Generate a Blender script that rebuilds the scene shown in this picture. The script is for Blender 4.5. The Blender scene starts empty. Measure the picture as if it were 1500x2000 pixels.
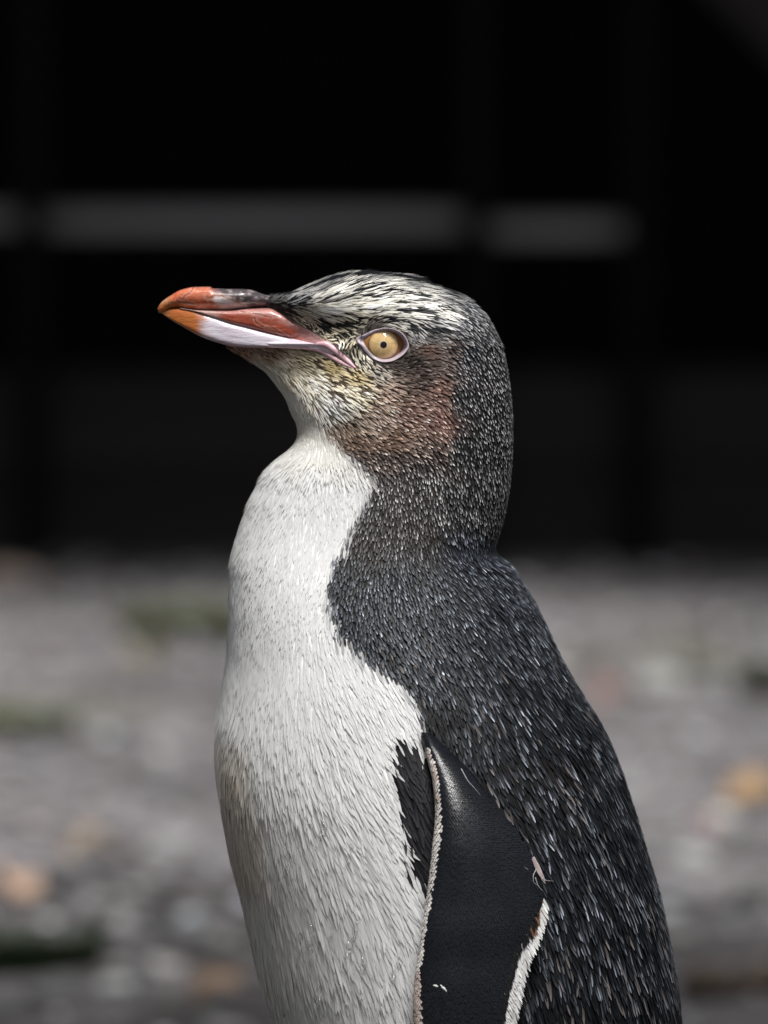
import bpy, bmesh, math, random
import numpy as np
from mathutils import Vector, Matrix, kdtree

rng = np.random.default_rng(11)
random.seed(5)
R = math.radians
scn = bpy.context.scene
COL = scn.collection

# ------------------------------------------------------------------ camera
CAM = np.array([0.0, -3.0, 0.766])
TILT = 0.0667                       # looking slightly down
FPX = 15000.0                       # focal length in photo pixels (1500 x 2000 frame)
cam_d = bpy.data.cameras.new('camera')
cam = bpy.data.objects.new('camera', cam_d); COL.objects.link(cam)
cam.location = CAM
cam.rotation_euler = (R(90) - TILT, 0, 0)
cam_d.sensor_fit = 'VERTICAL'; cam_d.sensor_height = 36.0
cam_d.lens = 36.0 * FPX / 2000.0
cam_d.clip_start = 0.1; cam_d.clip_end = 2000
cam_d.dof.use_dof = True
cam_d.dof.focus_distance = 2.96
cam_d.dof.aperture_fstop = 10.0
cam_d.dof.aperture_blades = 9
scn.camera = cam

# ------------------------------------------------------------------ light
SUN_EL, SUN_AZ = R(66), R(165)      # azimuth measured from +Y (away from camera) towards +X
w = bpy.data.worlds.new('World'); scn.world = w; w.use_nodes = True
nt = w.node_tree; nt.nodes.clear()
out = nt.nodes.new('ShaderNodeOutputWorld'); bg = nt.nodes.new('ShaderNodeBackground')
sky = nt.nodes.new('ShaderNodeTexSky'); sky.sky_type = 'NISHITA'; sky.sun_disc = False
sky.sun_elevation = SUN_EL; sky.sun_rotation = SUN_AZ
sky.dust_density = 4.0; sky.air_density = 1.0; sky.ozone_density = 1.0
hs = nt.nodes.new('ShaderNodeHueSaturation'); hs.inputs['Saturation'].default_value = 0.28
nt.links.new(sky.outputs[0], hs.inputs['Color']); nt.links.new(hs.outputs[0], bg.inputs['Color'])
bg.inputs['Strength'].default_value = 0.05
nt.links.new(bg.outputs[0], out.inputs['Surface'])
sun_d = bpy.data.lights.new('sun', 'SUN'); sun = bpy.data.objects.new('sun', sun_d); COL.objects.link(sun)
sun_d.energy = 4.4; sun_d.angle = R(18); sun_d.color = (1.0, 0.985, 0.965)
sdir = Vector((math.sin(SUN_AZ) * math.cos(SUN_EL), math.cos(SUN_AZ) * math.cos(SUN_EL), math.sin(SUN_EL)))
sun.rotation_euler = sdir.to_track_quat('Z', 'Y').to_euler()
vs = scn.view_settings
vs.view_transform = 'Standard'; vs.look = 'None'; vs.gamma = 1.0; vs.use_curve_mapping = False
vs.exposure = 0.36
scn.render.engine = 'CYCLES'
scn.cycles.use_denoising = True
scn.cycles.max_bounces = 8

# ------------------------------------------------------------------ pixel helpers
ct, st = math.cos(TILT), math.sin(TILT)
FWD = np.array([0, ct, -st]); UP = np.array([0, st, ct])
def P(px, py, Y=0.0):
    """photo pixel -> world point on the vertical plane y = Y"""
    px = np.asarray(px, float); py = np.asarray(py, float)
    a = (px - 750) / FPX; b = (1000 - py) / FPX
    dx = a; dy = FWD[1] + b * UP[1]; dz = FWD[2] + b * UP[2]
    t = (np.asarray(Y, float) - CAM[1]) / dy
    return np.stack([CAM[0] + t * dx, np.broadcast_to(np.asarray(Y, float), t.shape) * 1.0, CAM[2] + t * dz], -1)
def G(px, py):
    """photo pixel -> world point on the ground"""
    a = (px - 750) / FPX; b = (1000 - py) / FPX
    d = FWD + b * UP + a * np.array([1, 0, 0])
    t = -CAM[2] / d[2]
    return CAM + t * d
def PX(v):
    """side-elevation lookup: markings are mirrored left/right of the bird's midline"""
    v = np.asarray(v, float)
    rx = v[..., 0] - CAM[0]; ry = -np.abs(v[..., 1]) - CAM[1]; rz = v[..., 2] - CAM[2]
    f = ry * ct - rz * st; u = ry * st + rz * ct
    return 750 + FPX * rx / f, 1000 - FPX * u / f

# ------------------------------------------------------------------ numeric helpers
def pchip(x, y):
    x = np.asarray(x, float); y = np.asarray(y, float)
    h = np.diff(x); d = np.diff(y) / h
    m = np.zeros_like(y)
    for i in range(1, len(x) - 1):
        if d[i-1] * d[i] > 0:
            w1 = 2*h[i] + h[i-1]; w2 = h[i] + 2*h[i-1]
            m[i] = (w1 + w2) / (w1 / d[i-1] + w2 / d[i])
    m[0], m[-1] = d[0], d[-1]
    def f(q):
        q = np.clip(np.asarray(q, float), x[0], x[-1])
        k = np.clip(np.searchsorted(x, q) - 1, 0, len(x) - 2)
        t = (q - x[k]) / h[k]
        return ((1+2*t)*(1-t)**2*y[k] + t*(1-t)**2*h[k]*m[k] + t*t*(3-2*t)*y[k+1] + t*t*(t-1)*h[k]*m[k+1])
    return f
def sstep(a, b, x):
    t = np.clip((x - a) / (b - a), 0, 1); return t*t*(3-2*t)
def vnoise(p, seed=0):
    """3-d value noise, vectorised, about -1..1"""
    p = np.asarray(p, float); i = np.floor(p).astype(np.int64); f = p - i
    f = f*f*(3-2*f); r = 0
    for dx in (0, 1):
        for dy in (0, 1):
            for dz in (0, 1):
                n = (i[..., 0]+dx)*374761393 + (i[..., 1]+dy)*668265263 + (i[..., 2]+dz)*2147483647 + seed*974711
                n = (n ^ (n >> 13)) * 1274126177
                n = ((n ^ (n >> 16)) & 0xffff) / 65535.0
                r = r + n * (f[..., 0] if dx else 1-f[..., 0]) * (f[..., 1] if dy else 1-f[..., 1]) * (f[..., 2] if dz else 1-f[..., 2])
    return r*2 - 1
def inpoly(px, py, poly):
    poly = np.asarray(poly, float); r = np.zeros(np.shape(px), bool)
    x0, y0 = poly[-1]
    for x1, y1 in poly:
        c = ((y1 > py) != (y0 > py)) & (px < (x0-x1)*(py-y1)/((y0-y1) + 1e-12) + x1)
        r ^= c; x0, y0 = x1, y1
    return r
def norm(v): return v / (np.linalg.norm(v, axis=-1, keepdims=True) + 1e-12)

# ------------------------------------------------------------------ object helpers
def link(name, me, mat=None, parent=None):
    o = bpy.data.objects.new(name, me); COL.objects.link(o)
    if mat: me.materials.append(mat)
    if parent: o.parent = parent
    return o
def raw_mesh(name, verts, quads, cols=None, smooth=True):
    """fast mesh from numpy arrays; every polygon has the same number of corners"""
    verts = np.asarray(verts, np.float32).reshape(-1, 3); quads = np.asarray(quads, np.int32)
    n = quads.shape[1]
    me = bpy.data.meshes.new(name)
    me.vertices.add(len(verts)); me.vertices.foreach_set('co', verts.ravel())
    me.loops.add(quads.size); me.loops.foreach_set('vertex_index', quads.ravel())
    me.polygons.add(len(quads)); me.polygons.foreach_set('loop_start', np.arange(0, quads.size, n, dtype=np.int32))
    me.polygons.foreach_set('use_smooth', np.full(len(quads), smooth, bool))
    me.update(calc_edges=True); 
    if cols is not None: add_col(me, cols)
    return me
def add_col(me, cols):
    cols = np.asarray(cols, np.float32).reshape(-1, 3)
    c = np.ones((len(cols), 4), np.float32); c[:, :3] = cols
    a = me.attributes.new('Col', 'FLOAT_COLOR', 'POINT'); a.data.foreach_set('color', c.ravel())
def py_mesh(name, verts, faces, smooth=True, cols=None):
    me = bpy.data.meshes.new(name); me.from_pydata([tuple(v) for v in verts], [], faces); me.update()
    if smooth:
        me.polygons.foreach_set('use_smooth', np.ones(len(me.polygons), bool))
    if cols is not None: add_col(me, cols)
    return me
def tag(o, label=None, cat=None, group=None, kind=None):
    for k, v in (('label', label), ('category', cat), ('group', group), ('kind', kind)):
        if v: o[k] = v
    return o
def tube(path, radii, n=14, cap=True):
    """verts, faces of a swept round tube; path (k,3), radii (k,) or (k,2)"""
    path = np.asarray(path, float); k = len(path)
    radii = np.asarray(radii, float)
    if radii.ndim == 1: radii = np.stack([radii, radii], -1)
    tang = norm(np.gradient(path, axis=0)); V = []; F = []
    ref = np.array([0, 1, 0.01])
    for i in range(k):
        a = norm(np.cross(tang[i], ref)); b = np.cross(a, tang[i])
        for j in range(n):
            q = 2*math.pi*j/n
            V.append(path[i] + a*math.cos(q)*radii[i, 0] + b*math.sin(q)*radii[i, 1])
    for i in range(k-1):
        for j in range(n):
            F.append((i*n+j, i*n+(j+1) % n, (i+1)*n+(j+1) % n, (i+1)*n+j))
    if cap:
        F.append(tuple(range(n))[::-1]); F.append(tuple((k-1)*n+j for j in range(n)))
    return V, F
def box_mesh(name, sx, sy, sz, bev=0.004, seg=1):
    bm = bmesh.new(); bmesh.ops.create_cube(bm, size=1)
    bmesh.ops.scale(bm, vec=(sx, sy, sz), verts=bm.verts)
    if bev: bmesh.ops.bevel(bm, geom=bm.edges, offset=bev, segments=seg, affect='EDGES', profile=.7)
    me = bpy.data.meshes.new(name); bm.to_mesh(me); bm.free(); return me

# ------------------------------------------------------------------ materials
def mat(name, rough=0.6, spec=0.4, base=None, attr=False, coat=0.0, **kw):
    m = bpy.data.materials.new(name); m.use_nodes = True
    b = m.node_tree.nodes['Principled BSDF']
    b.inputs['Roughness'].default_value = rough
    b.inputs['Specular IOR Level'].default_value = spec
    b.inputs['Coat Weight'].default_value = coat
    b.inputs['Coat Roughness'].default_value = 0.06
    if attr:
        a = m.node_tree.nodes.new('ShaderNodeAttribute'); a.attribute_name = 'Col'
        m.node_tree.links.new(a.outputs['Color'], b.inputs['Base Color'])
    if base: b.inputs['Base Color'].default_value = (*base, 1)
    return m
def noisy(m, c1, c2, scale, detail=6, bump=0.0, bscale=None, dist=0.01, stretch=None, pos=(0.35, 0.65)):
    nt = m.node_tree; b = nt.nodes['Principled BSDF']
    tc = nt.nodes.new('ShaderNodeTexCoord'); n = nt.nodes.new('ShaderNodeTexNoise')
    src = tc.outputs['Object']
    if stretch:
        mp = nt.nodes.new('ShaderNodeMapping'); mp.inputs['Scale'].default_value = stretch
        nt.links.new(src, mp.inputs['Vector']); src = mp.outputs['Vector']
    n.inputs['Scale'].default_value = scale; n.inputs['Detail'].default_value = detail
    nt.links.new(src, n.inputs['Vector'])
    r = nt.nodes.new('ShaderNodeValToRGB')
    r.color_ramp.elements[0].color = (*c1, 1); r.color_ramp.elements[1].color = (*c2, 1)
    r.color_ramp.elements[0].position, r.color_ramp.elements[1].position = pos
    nt.links.new(n.outputs['Fac'], r.inputs['Fac']); nt.links.new(r.outputs['Color'], b.inputs['Base Color'])
    if bump:
        n2 = nt.nodes.new('ShaderNodeTexNoise'); n2.inputs['Scale'].default_value = bscale or scale*3
        n2.inputs['Detail'].default_value = 6
        nt.links.new(src, n2.inputs['Vector'])
        bp = nt.nodes.new('ShaderNodeBump'); bp.inputs['Strength'].default_value = bump; bp.inputs['Distance'].default_value = dist
        nt.links.new(n2.outputs['Fac'], bp.inputs['Height']); nt.links.new(bp.outputs['Normal'], b.inputs['Normal'])
    return m

# ==================================================================== GROUND
def build_ground():
    # fine in the part the lens sees, coarse out to the horizon
    xs = np.unique(np.concatenate([np.linspace(-400, -6, 22), np.linspace(-6, 6, 161), np.linspace(6, 400, 22)]))
    ys = np.unique(np.concatenate([np.linspace(-400, -5, 18), np.linspace(-5, 12, 221), np.linspace(12, 600, 24)]))
    X, Y = np.meshgrid(xs, ys)
    q = np.stack([X, Y, X*0], -1)
    near = np.exp(-(X**2 + Y**2) / 0.25)                     # level where the bird stands
    Z = (0.018*vnoise(q*1.7, 3) + 0.010*vnoise(q*5.1, 4)) * (1-near) * (np.abs(X) < 30)
    Z = np.where(Y > 6.6, Z*0.3, Z)
    Z -= 0.0
    nx, ny = len(xs), len(ys)
    i = np.arange(nx*ny).reshape(ny, nx)
    F = np.stack([i[:-1, :-1], i[:-1, 1:], i[1:, 1:], i[1:, :-1]], -1).reshape(-1, 4)
    m = mat('grey_sand', 0.9, 0.2)
    nt = m.node_tree; b = nt.nodes['Principled BSDF']
    tc = nt.nodes.new('ShaderNodeTexCoord')
    def nz(s, d, det=5):
        n = nt.nodes.new('ShaderNodeTexNoise'); n.inputs['Scale'].default_value = s; n.inputs['Detail'].default_value = det
        nt.links.new(tc.outputs['Object'], n.inputs['Vector']); return n
    n1 = nz(3.2, 0, 6); r1 = nt.nodes.new('ShaderNodeValToRGB')
    r1.color_ramp.elements[0].position = .36; r1.color_ramp.elements[1].position = .62
    r1.color_ramp.elements[0].color = (.098, .093, .098, 1); r1.color_ramp.elements[1].color = (.215, .204, .211, 1)
    nt.links.new(n1.outputs['Fac'], r1.inputs['Fac'])
    n2 = nz(11, 0, 4); r2 = nt.nodes.new('ShaderNodeValToRGB')
    r2.color_ramp.elements[0].position = .40; r2.color_ramp.elements[1].position = .66
    r2.color_ramp.elements[0].color = (.6, .58, .56, 1); r2.color_ramp.elements[1].color = (1.1, 1.1, 1.12, 1)
    nt.links.new(n2.outputs['Fac'], r2.inputs['Fac'])
    mx = nt.nodes.new('ShaderNodeMix'); mx.data_type = 'RGBA'; mx.blend_type = 'MULTIPLY'; mx.inputs[0].default_value = 1
    nt.links.new(r1.outputs['Color'], mx.inputs[6]); nt.links.new(r2.outputs['Color'], mx.inputs[7])
    # patches of thin moss
    n3 = nz(1.3, 0, 3); r3 = nt.nodes.new('ShaderNodeValToRGB')
    r3.color_ramp.elements[0].position = .60; r3.color_ramp.elements[1].position = .72
    r3.color_ramp.elements[0].color = (0, 0, 0, 1); r3.color_ramp.elements[1].color = (.45, .45, .45, 1)
    nt.links.new(n3.outputs['Fac'], r3.inputs['Fac'])
    m2 = nt.nodes.new('ShaderNodeMix'); m2.data_type = 'RGBA'
    nt.links.new(r3.outputs['Color'], m2.inputs[0]); nt.links.new(mx.outputs[2], m2.inputs[6]); m2.inputs[7].default_value = (.11, .115, .07, 1)
    # painted vignette: ground colour darkened around the bird, full tone beyond
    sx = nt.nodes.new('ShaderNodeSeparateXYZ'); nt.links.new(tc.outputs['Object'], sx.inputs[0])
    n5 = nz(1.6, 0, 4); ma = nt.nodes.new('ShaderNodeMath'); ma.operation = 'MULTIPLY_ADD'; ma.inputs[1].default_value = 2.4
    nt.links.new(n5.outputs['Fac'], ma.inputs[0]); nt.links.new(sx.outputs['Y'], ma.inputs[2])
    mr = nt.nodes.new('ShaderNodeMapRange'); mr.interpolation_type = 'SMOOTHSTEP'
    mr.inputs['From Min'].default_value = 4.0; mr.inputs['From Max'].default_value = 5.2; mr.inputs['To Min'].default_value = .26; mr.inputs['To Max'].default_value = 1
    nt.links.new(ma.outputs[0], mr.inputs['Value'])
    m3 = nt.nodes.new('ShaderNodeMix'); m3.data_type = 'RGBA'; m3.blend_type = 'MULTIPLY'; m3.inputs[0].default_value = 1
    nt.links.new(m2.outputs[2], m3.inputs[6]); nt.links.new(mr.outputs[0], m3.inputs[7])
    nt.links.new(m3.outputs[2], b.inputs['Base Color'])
    n4 = nz(60, 0, 8); bp = nt.nodes.new('ShaderNodeBump'); bp.inputs['Strength'].default_value = .6; bp.inputs['Distance'].default_value = .01
    nt.links.new(n4.outputs['Fac'], bp.inputs['Height']); nt.links.new(bp.outputs['Normal'], b.inputs['Normal'])
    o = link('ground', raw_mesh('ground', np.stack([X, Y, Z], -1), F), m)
    tag(o, 'grey sandy ground strewn with small pebbles', kind='structure')
    return o
build_ground()
def gz(x, y):
    q = np.array([[x, y, 0.0]])
    near = math.exp(-(x*x + y*y) / 0.25)
    z = (0.018*vnoise(q*1.7, 3) + 0.010*vnoise(q*5.1, 4))[0] * (1-near)
    return z * (0.3 if y > 6.6 else 1)

# pebbles: far too many to count, one object
def build_pebbles():
    bm = bmesh.new(); bmesh.ops.create_icosphere(bm, subdivisions=1, radius=1)
    base = np.array([v.co[:] for v in bm.verts]); tri = np.array([[v.index for v in f.verts] for f in bm.faces]); bm.free()
    n = 26000
    y = rng.uniform(-2.2, 7.4, n); x = rng.uniform(-1, 1, n) * 4.2
    k = np.hypot(x, y) > .22; x, y = x[k], y[k]; n = len(x)
    s = np.exp(rng.normal(math.log(.008), .45, n)); s = np.clip(s, .003, .016)
    q = np.stack([x, y, x*0], -1)
    z = (0.018*vnoise(q*1.7, 3) + 0.010*vnoise(q*5.1, 4)) * np.where(y > 6.6, .3, 1) * (1-np.exp(-(x*x+y*y)/.25))
    ang = rng.uniform(0, 6.28, n)
    jit = 1 + .22*rng.normal(size=(n, len(base), 1))*0.7
    v = base[None]*jit * np.stack([s*rng.uniform(.8, 1.5, n), s, s*rng.uniform(.4, .75, n)], -1)[:, None, :]
    c, sn = np.cos(ang)[:, None], np.sin(ang)[:, None]
    vx = v[..., 0]*c - v[..., 1]*sn; vy = v[..., 0]*sn + v[..., 1]*c
    v = np.stack([vx + x[:, None], vy + y[:, None], v[..., 2] + z[:, None] + s[:, None]*.25], -1)
    g = np.exp(rng.normal(math.log(.18), .5, n)); g = np.clip(g, .04, .5)
    g *= np.interp(y + .5*vnoise(q*1.6, 7), [2.7, 3.9], [.34, 1])                # same painted vignette: pebbles darkened near the bird
    tint = np.stack([1.02+.05*rng.normal(size=n), np.ones(n), 1+.04*rng.normal(size=n)], -1)
    colr = (g[:, None]*tint)[:, None, :].repeat(len(base), 1)
    F = (tri[None] + (np.arange(n)*len(base))[:, None, None]).reshape(-1, 3)
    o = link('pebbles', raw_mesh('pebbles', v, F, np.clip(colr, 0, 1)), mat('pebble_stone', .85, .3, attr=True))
    tag(o, 'scatter of small grey pebbles over the sandy ground', 'pebbles', kind='stuff')
build_pebbles()

# ==================================================================== SHELTER (dark timber shelter behind)
def build_shelter():
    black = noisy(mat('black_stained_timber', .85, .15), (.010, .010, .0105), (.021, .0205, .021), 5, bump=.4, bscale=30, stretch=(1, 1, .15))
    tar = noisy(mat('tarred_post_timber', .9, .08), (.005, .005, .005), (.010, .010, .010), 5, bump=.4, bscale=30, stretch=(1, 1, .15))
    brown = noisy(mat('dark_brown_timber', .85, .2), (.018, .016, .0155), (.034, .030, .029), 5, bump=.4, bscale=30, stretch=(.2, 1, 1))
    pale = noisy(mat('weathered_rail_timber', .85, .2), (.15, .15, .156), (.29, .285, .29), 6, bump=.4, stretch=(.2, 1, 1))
    root = bpy.data.objects.new('timber_shelter', None); COL.objects.link(root); root.location = (0, 7.5, 0)
    tag(root, 'dark timber shelter with a deep shaded front and a pale rail behind the penguin', 'shelter')
    def part(name, me, loc, m, rot=(0, 0, 0), parent=root, lab=None):
        if not me.materials: me.materials.append(m)
        o = bpy.data.objects.new(name, me); COL.objects.link(o); o.parent = parent; o.location = loc; o.rotation_euler = rot
        if lab: o['label'] = lab
        return o
    W = 9.0
    # low front boarding: two horizontal boards per bay
    bb = box_mesh('base_board', 2.99, .035, .13, .005)
    for k in (-1, 0, 1):
        for j in (0, 1):
            part('base_board', bb, (k*3.0, 0.0, .06 + .135*j), brown)
    # front posts
    pm = box_mesh('post', .10, .10, 2.3, .006)
    def xat(px): return float(P(px, 435, 7.5)[0])
    posts = [xat(68), xat(928), xat(1245), xat(68)-1.4, xat(68)-2.8, xat(1278)+1.4, xat(1278)+2.8, 4.45, -4.45]
    pmw = box_mesh('post', .034, .05, 2.3, .006)
    for k, x in enumerate(posts):
        part('post', pmw if k < 3 else pm, (x, -.055 if k < 3 else -.07, 1.13), tar)
    # rail boards between posts, each its own length and level
    zc = float(P(500, 434, 7.5)[2]); hh = 50*(10.5/15000)
    def rail(a, b_, dz, h):
        part('rail', box_mesh('rail', xat(b_)-xat(a), .03, h, .004), ((xat(a)+xat(b_))/2, -.012, zc+dz), pale)
    rail(-1500, 60, .004, hh*.95); rail(76, 920, .002, hh); rail(936, 1232, -.010, hh*.88)
    # knee brace near the eave
    a = P(1492, 8, 7.42)
    part('brace', box_mesh('brace', .50, .05, .09, .005), (float(a[0]), -.08, float(a[2])), brown, (0, R(45), 0))
    # back wall and side walls of upright boards
    vb = box_mesh('wall_board', .165, .025, 2.5, .004)
    for k in range(62):
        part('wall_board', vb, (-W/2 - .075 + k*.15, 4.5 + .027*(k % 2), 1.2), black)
    for sx in (-1, 1):
        for k in range(30):
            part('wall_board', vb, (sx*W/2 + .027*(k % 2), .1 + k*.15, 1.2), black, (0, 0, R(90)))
    # roof added out of view, reaching out to shade front and ground, on battens
    rf = part('shade_roof', box_mesh('shade_roof', W+.6, 6.9, .05, .01), (0, 1.70, 2.42), black, (R(-1.5), 0, 0))
    bt = box_mesh('rafter', .06, 6.7, .12, .004)
    for k in range(10):
        part('rafter', bt, (-W/2 + .1 + k*(W-.2)/9, 0, -.088), black, parent=rf)
    for x in (-4.4, 0.0 - 2.9, 2.9, 4.4):
        part('eave_post', box_mesh('eave_post', .1, .1, 2.27, .006), (x*1.02, -1.55, 1.13), black)
build_shelter()

# ==================================================================== PENGUIN: skin surface
# side-view outline, photo pixels: row, front x, back x, half width (mm), widest point 0..1, front exponents
PROF = np.array([
 # y     xl    xr    W     p    a    b
 [533.2, 698,  736,  1.2, .50, 1.8, .55],
 [534.2, 685,  758,  4.5, .50, 1.8, .55],
 [536,   671,  778,  7.8, .50, 1.8, .55],
 [540,   650,  799, 11.6, .50, 1.8, .56],
 [547,   626,  820, 15.2, .52, 1.7, .58],
 [554,   607,  842, 17.8, .54, 1.7, .60],
 [562,   587,  866, 20.2, .56, 1.7, .62],
 [571,   563,  890, 22.3, .57, 1.6, .64],
 [576,   538,  900, 23.4, .58, 1.7, .60],
 [580,   522,  908, 24.0, .58, 1.7, .62],
 [590,   512,  922, 25.3, .58, 1.65, .64],
 [606,   520,  941, 26.7, .57, 1.55, .70],
 [625,   534,  956, 27.9, .57, 1.45, .78],
 [650,   538,  970, 28.9, .57, 1.4, .80],
 [662,   520,  976, 29.3, .583, 1.4, .80],
 [669,   440,  979, 29.6, .64, 1.2, .95],
 [676,   436,  981, 29.8, .642, 1.15, 1.0],
 [684,   451,  983, 30.0, .632, 1.15, 1.0],
 [701,   477,  987, 30.3, .61, 1.2, .95],
 [723,   513,  991, 30.8, .575, 1.3, .85],
 [751,   537,  995, 31.3, .548, 1.5, .72],
 [776,   555,  998, 31.6, .53, 1.7, .62],
 [800,   565, 1000, 31.8, .54, 1.8, .57],
 [825,   577, 1001, 32.1, .53, 1.9, .54],
 [846,   581, 1001, 32.5, .52, 2.0, .52],
 [858,   578, 1001, 32.8, .52, 2.0, .50],
 [873,   568, 1001, 33.4, .51, 2.0, .50],
 [895,   542, 1000, 34.3, .51, 2.1, .49],
 [920,   517,  998, 35.4, .50, 2.1, .49],
 [945,   503,  996, 36.4, .50, 2.1, .49],
 [971,   489,  992, 37.5, .50, 2.1, .49],
 [1000,  478,  987, 38.8, .50, 2.1, .49],
 [1023,  470,  982, 40.0, .50, 2.1, .49],
 [1050,  461,  973, 41.8, .50, 2.1, .49],
 [1070,  455,  967, 43.5, .50, 2.1, .49],
 [1083,  452,  974, 45.0, .50, 2.1, .49],
 [1100,  450,  994, 46.6, .50, 2.1, .49],
 [1130,  448, 1016, 49.8, .50, 2.1, .49],
 [1170,  446, 1041, 54.0, .50, 2.1, .49],
 [1220,  445, 1066, 58.5, .50, 2.1, .49],
 [1270,  443, 1089, 62.5, .50, 2.1, .49],
 [1315,  437, 1113, 66.0, .50, 2.1, .49],
 [1360,  429, 1140, 69.0, .50, 2.1, .49],
 [1400,  421, 1165, 71.2, .50, 2.1, .49],
 [1440,  417, 1186, 73.4, .50, 2.1, .49],
 [1480,  416, 1203, 75.2, .50, 2.1, .49],
 [1523,  419, 1219, 76.8, .50, 2.1, .49],
 [1590,  431, 1241, 78.8, .50, 2.1, .49],
 [1660,  446, 1262, 80.4, .50, 2.1, .49],
 [1731,  464, 1283, 81.6, .50, 2.1, .49],
 [1799,  480, 1299, 82.4, .50, 2.1, .49],
 [1869,  496, 1313, 83.0, .50, 2.1, .49],
 [1934,  514, 1323, 83.2, .50, 2.1, .49],
 [2000,  532, 1330, 83.2, .50, 2.1, .49],
 [2200,  578, 1348, 82.5, .50, 2.1, .49],
 [2400,  625, 1362, 81.0, .50, 2.1, .49],
 [2600,  672, 1372, 79.0, .50, 2.1, .49],
 [2800,  725, 1376, 76.0, .50, 2.1, .49],
 [3000,  790, 1370, 71.0, .50, 2.1, .49],
 [3150,  850, 1350, 64.0, .50, 2.1, .49],
 [3280,  920, 1310, 53.0, .50, 2.1, .49],
 [3370,  985, 1260, 39.0, .50, 2.1, .49],
 [3420, 1050, 1200, 22.0, .50, 2.1, .49],
 [3432, 1100, 1150,  8.0, .50, 2.1, .49],
])
ZP = P(PROF[:, 0]*0 + 750, PROF[:, 0])[:, 2]
XL = P(PROF[:, 1], PROF[:, 0])[:, 0]; XR = P(PROF[:, 2], PROF[:, 0])[:, 0]
o_ = np.argsort(ZP)
prof_f = [pchip(ZP[o_], c[o_]) for c in (XL, XR, PROF[:, 3]*.001, PROF[:, 4], PROF[:, 5], PROF[:, 6])]
ZMIN, ZMAX = ZP.min(), ZP.max(); PXM_ = .0002
_zz = np.linspace(ZMIN, ZMAX, 5000); _xp = prof_f[0](_zz) + prof_f[3](_zz)*(prof_f[1](_zz)-prof_f[0](_zz))
def _gs(a, sig):
    k = np.arange(-int(3*sig), int(3*sig)+1); g_ = np.exp(-.5*(k/sig)**2); g_ /= g_.sum()
    return np.convolve(np.pad(a, len(k)//2, mode='edge'), g_, 'valid')
_row = (_zz[1]-_zz[0])/PXM_
_bm = sstep(P(750, 900)[2], P(750, 1000)[2], _zz)
_xp = _gs(_xp, 12/_row)*(1-_bm) + _gs(_xp, 70/_row)*_bm
_xp = np.where(_zz > P(750, 545)[2], prof_f[0](_zz) + prof_f[3](_zz)*(prof_f[1](_zz)-prof_f[0](_zz)), _xp)
_wd = _gs(prof_f[2](_zz), 25/_row); _wd = prof_f[2](_zz)*(1-_bm) + _wd*_bm
prof_f[2] = lambda z: np.interp(z, _zz, _wd)
prof_f[3] = lambda z: np.clip((np.interp(z, _zz, _xp) - prof_f[0](z))/(prof_f[1](z)-prof_f[0](z)), .15, .85)
def half_width(x, z):
    xl, xr, W, p, a, b = [f(z) for f in prof_f]
    t = (x - xl) / (xr - xl); t = np.clip(t, 0, 1)
    sf = np.clip((p - t) / p, 0, 1); sb = np.clip((t - p) / (1 - p), 0, 1)
    return W * np.where(t < p, np.maximum(1 - sf**a, 0)**b, np.maximum(1 - sb**2.1, 0)**.49)

# eye outline (photo pixels)
EYE_C = np.array([750., 673.])
LID_IN = np.array([(709,666),(717,659),(730,652),(741,648.5),(752,647),(766,649),(779,656),(786,664),(789,672),(785,684),(774,694.5),(757,701.5),(740,699.5),(726,691),(716,679)], float)
LID_OUT = np.array([(692,660.5),(708,656),(722,648),(738,642.5),(755,640),(773,643),(788,652),(796,664),(800,677),(793,688),(779,699.5),(757,707.5),(736,705.5),(718,694),(706,678)], float)
def polar(poly, c):
    d = poly - c; a = np.arctan2(d[:, 1], d[:, 0]); r = np.hypot(d[:, 0], d[:, 1]); k = np.argsort(a)
    a, r = a[k], r[k]
    a = np.concatenate([a-2*np.pi, a, a+2*np.pi]); r = np.concatenate([r, r, r])
    return lambda q: np.interp(q, a, r)
LID_IN = EYE_C + (LID_IN-EYE_C)*.975; LID_OUT = EYE_C + (LID_OUT-EYE_C)*.975
lid_in_r, lid_out_r = polar(LID_IN, EYE_C), polar(LID_OUT, EYE_C)
def eye_dist(px, py):
    dx, dy = px - EYE_C[0], py - EYE_C[1]
    return np.hypot(dx, dy) / lid_out_r(np.arctan2(dy, dx))

# regions (photo pixels)
WHITE = [(300,706),(495,706),(530,722),(580,765),(612,808),(636,846),(668,882),(706,908),(728,940),(713,980),(694,1018),(675,1060),(654,1102),(640,1148),
         (643,1190),(661,1237),(689,1270),(736,1303),(773,1326),(801,1359),(815,1387),(820,1424),(836,1462),(880,1520),(905,1620),(930,1800),(935,2000),(965,2400),(1050,2900),(1110,3300),(1110,3600),(300,3600)]
ARMPIT = [(771,1443),(794,1440),(818,1450),(850,1520),(870,1600),(870,1745),(836,1735),(812,1708),(790,1676),(785,1611),(773,1550),(758,1490)]
BILL = [(300,605),(330,575),(380,556),(440,560),(496,566),(512,574),(519,590),(523,598),(547,609),(573,625),(608,644),(634,660),(662,680),(690,704),(698,716),(676,710),(650,697),(624,687),(590,682),(547,680),(500,679),(461,677),(424,668),(392,658),(340,632)]

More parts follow.
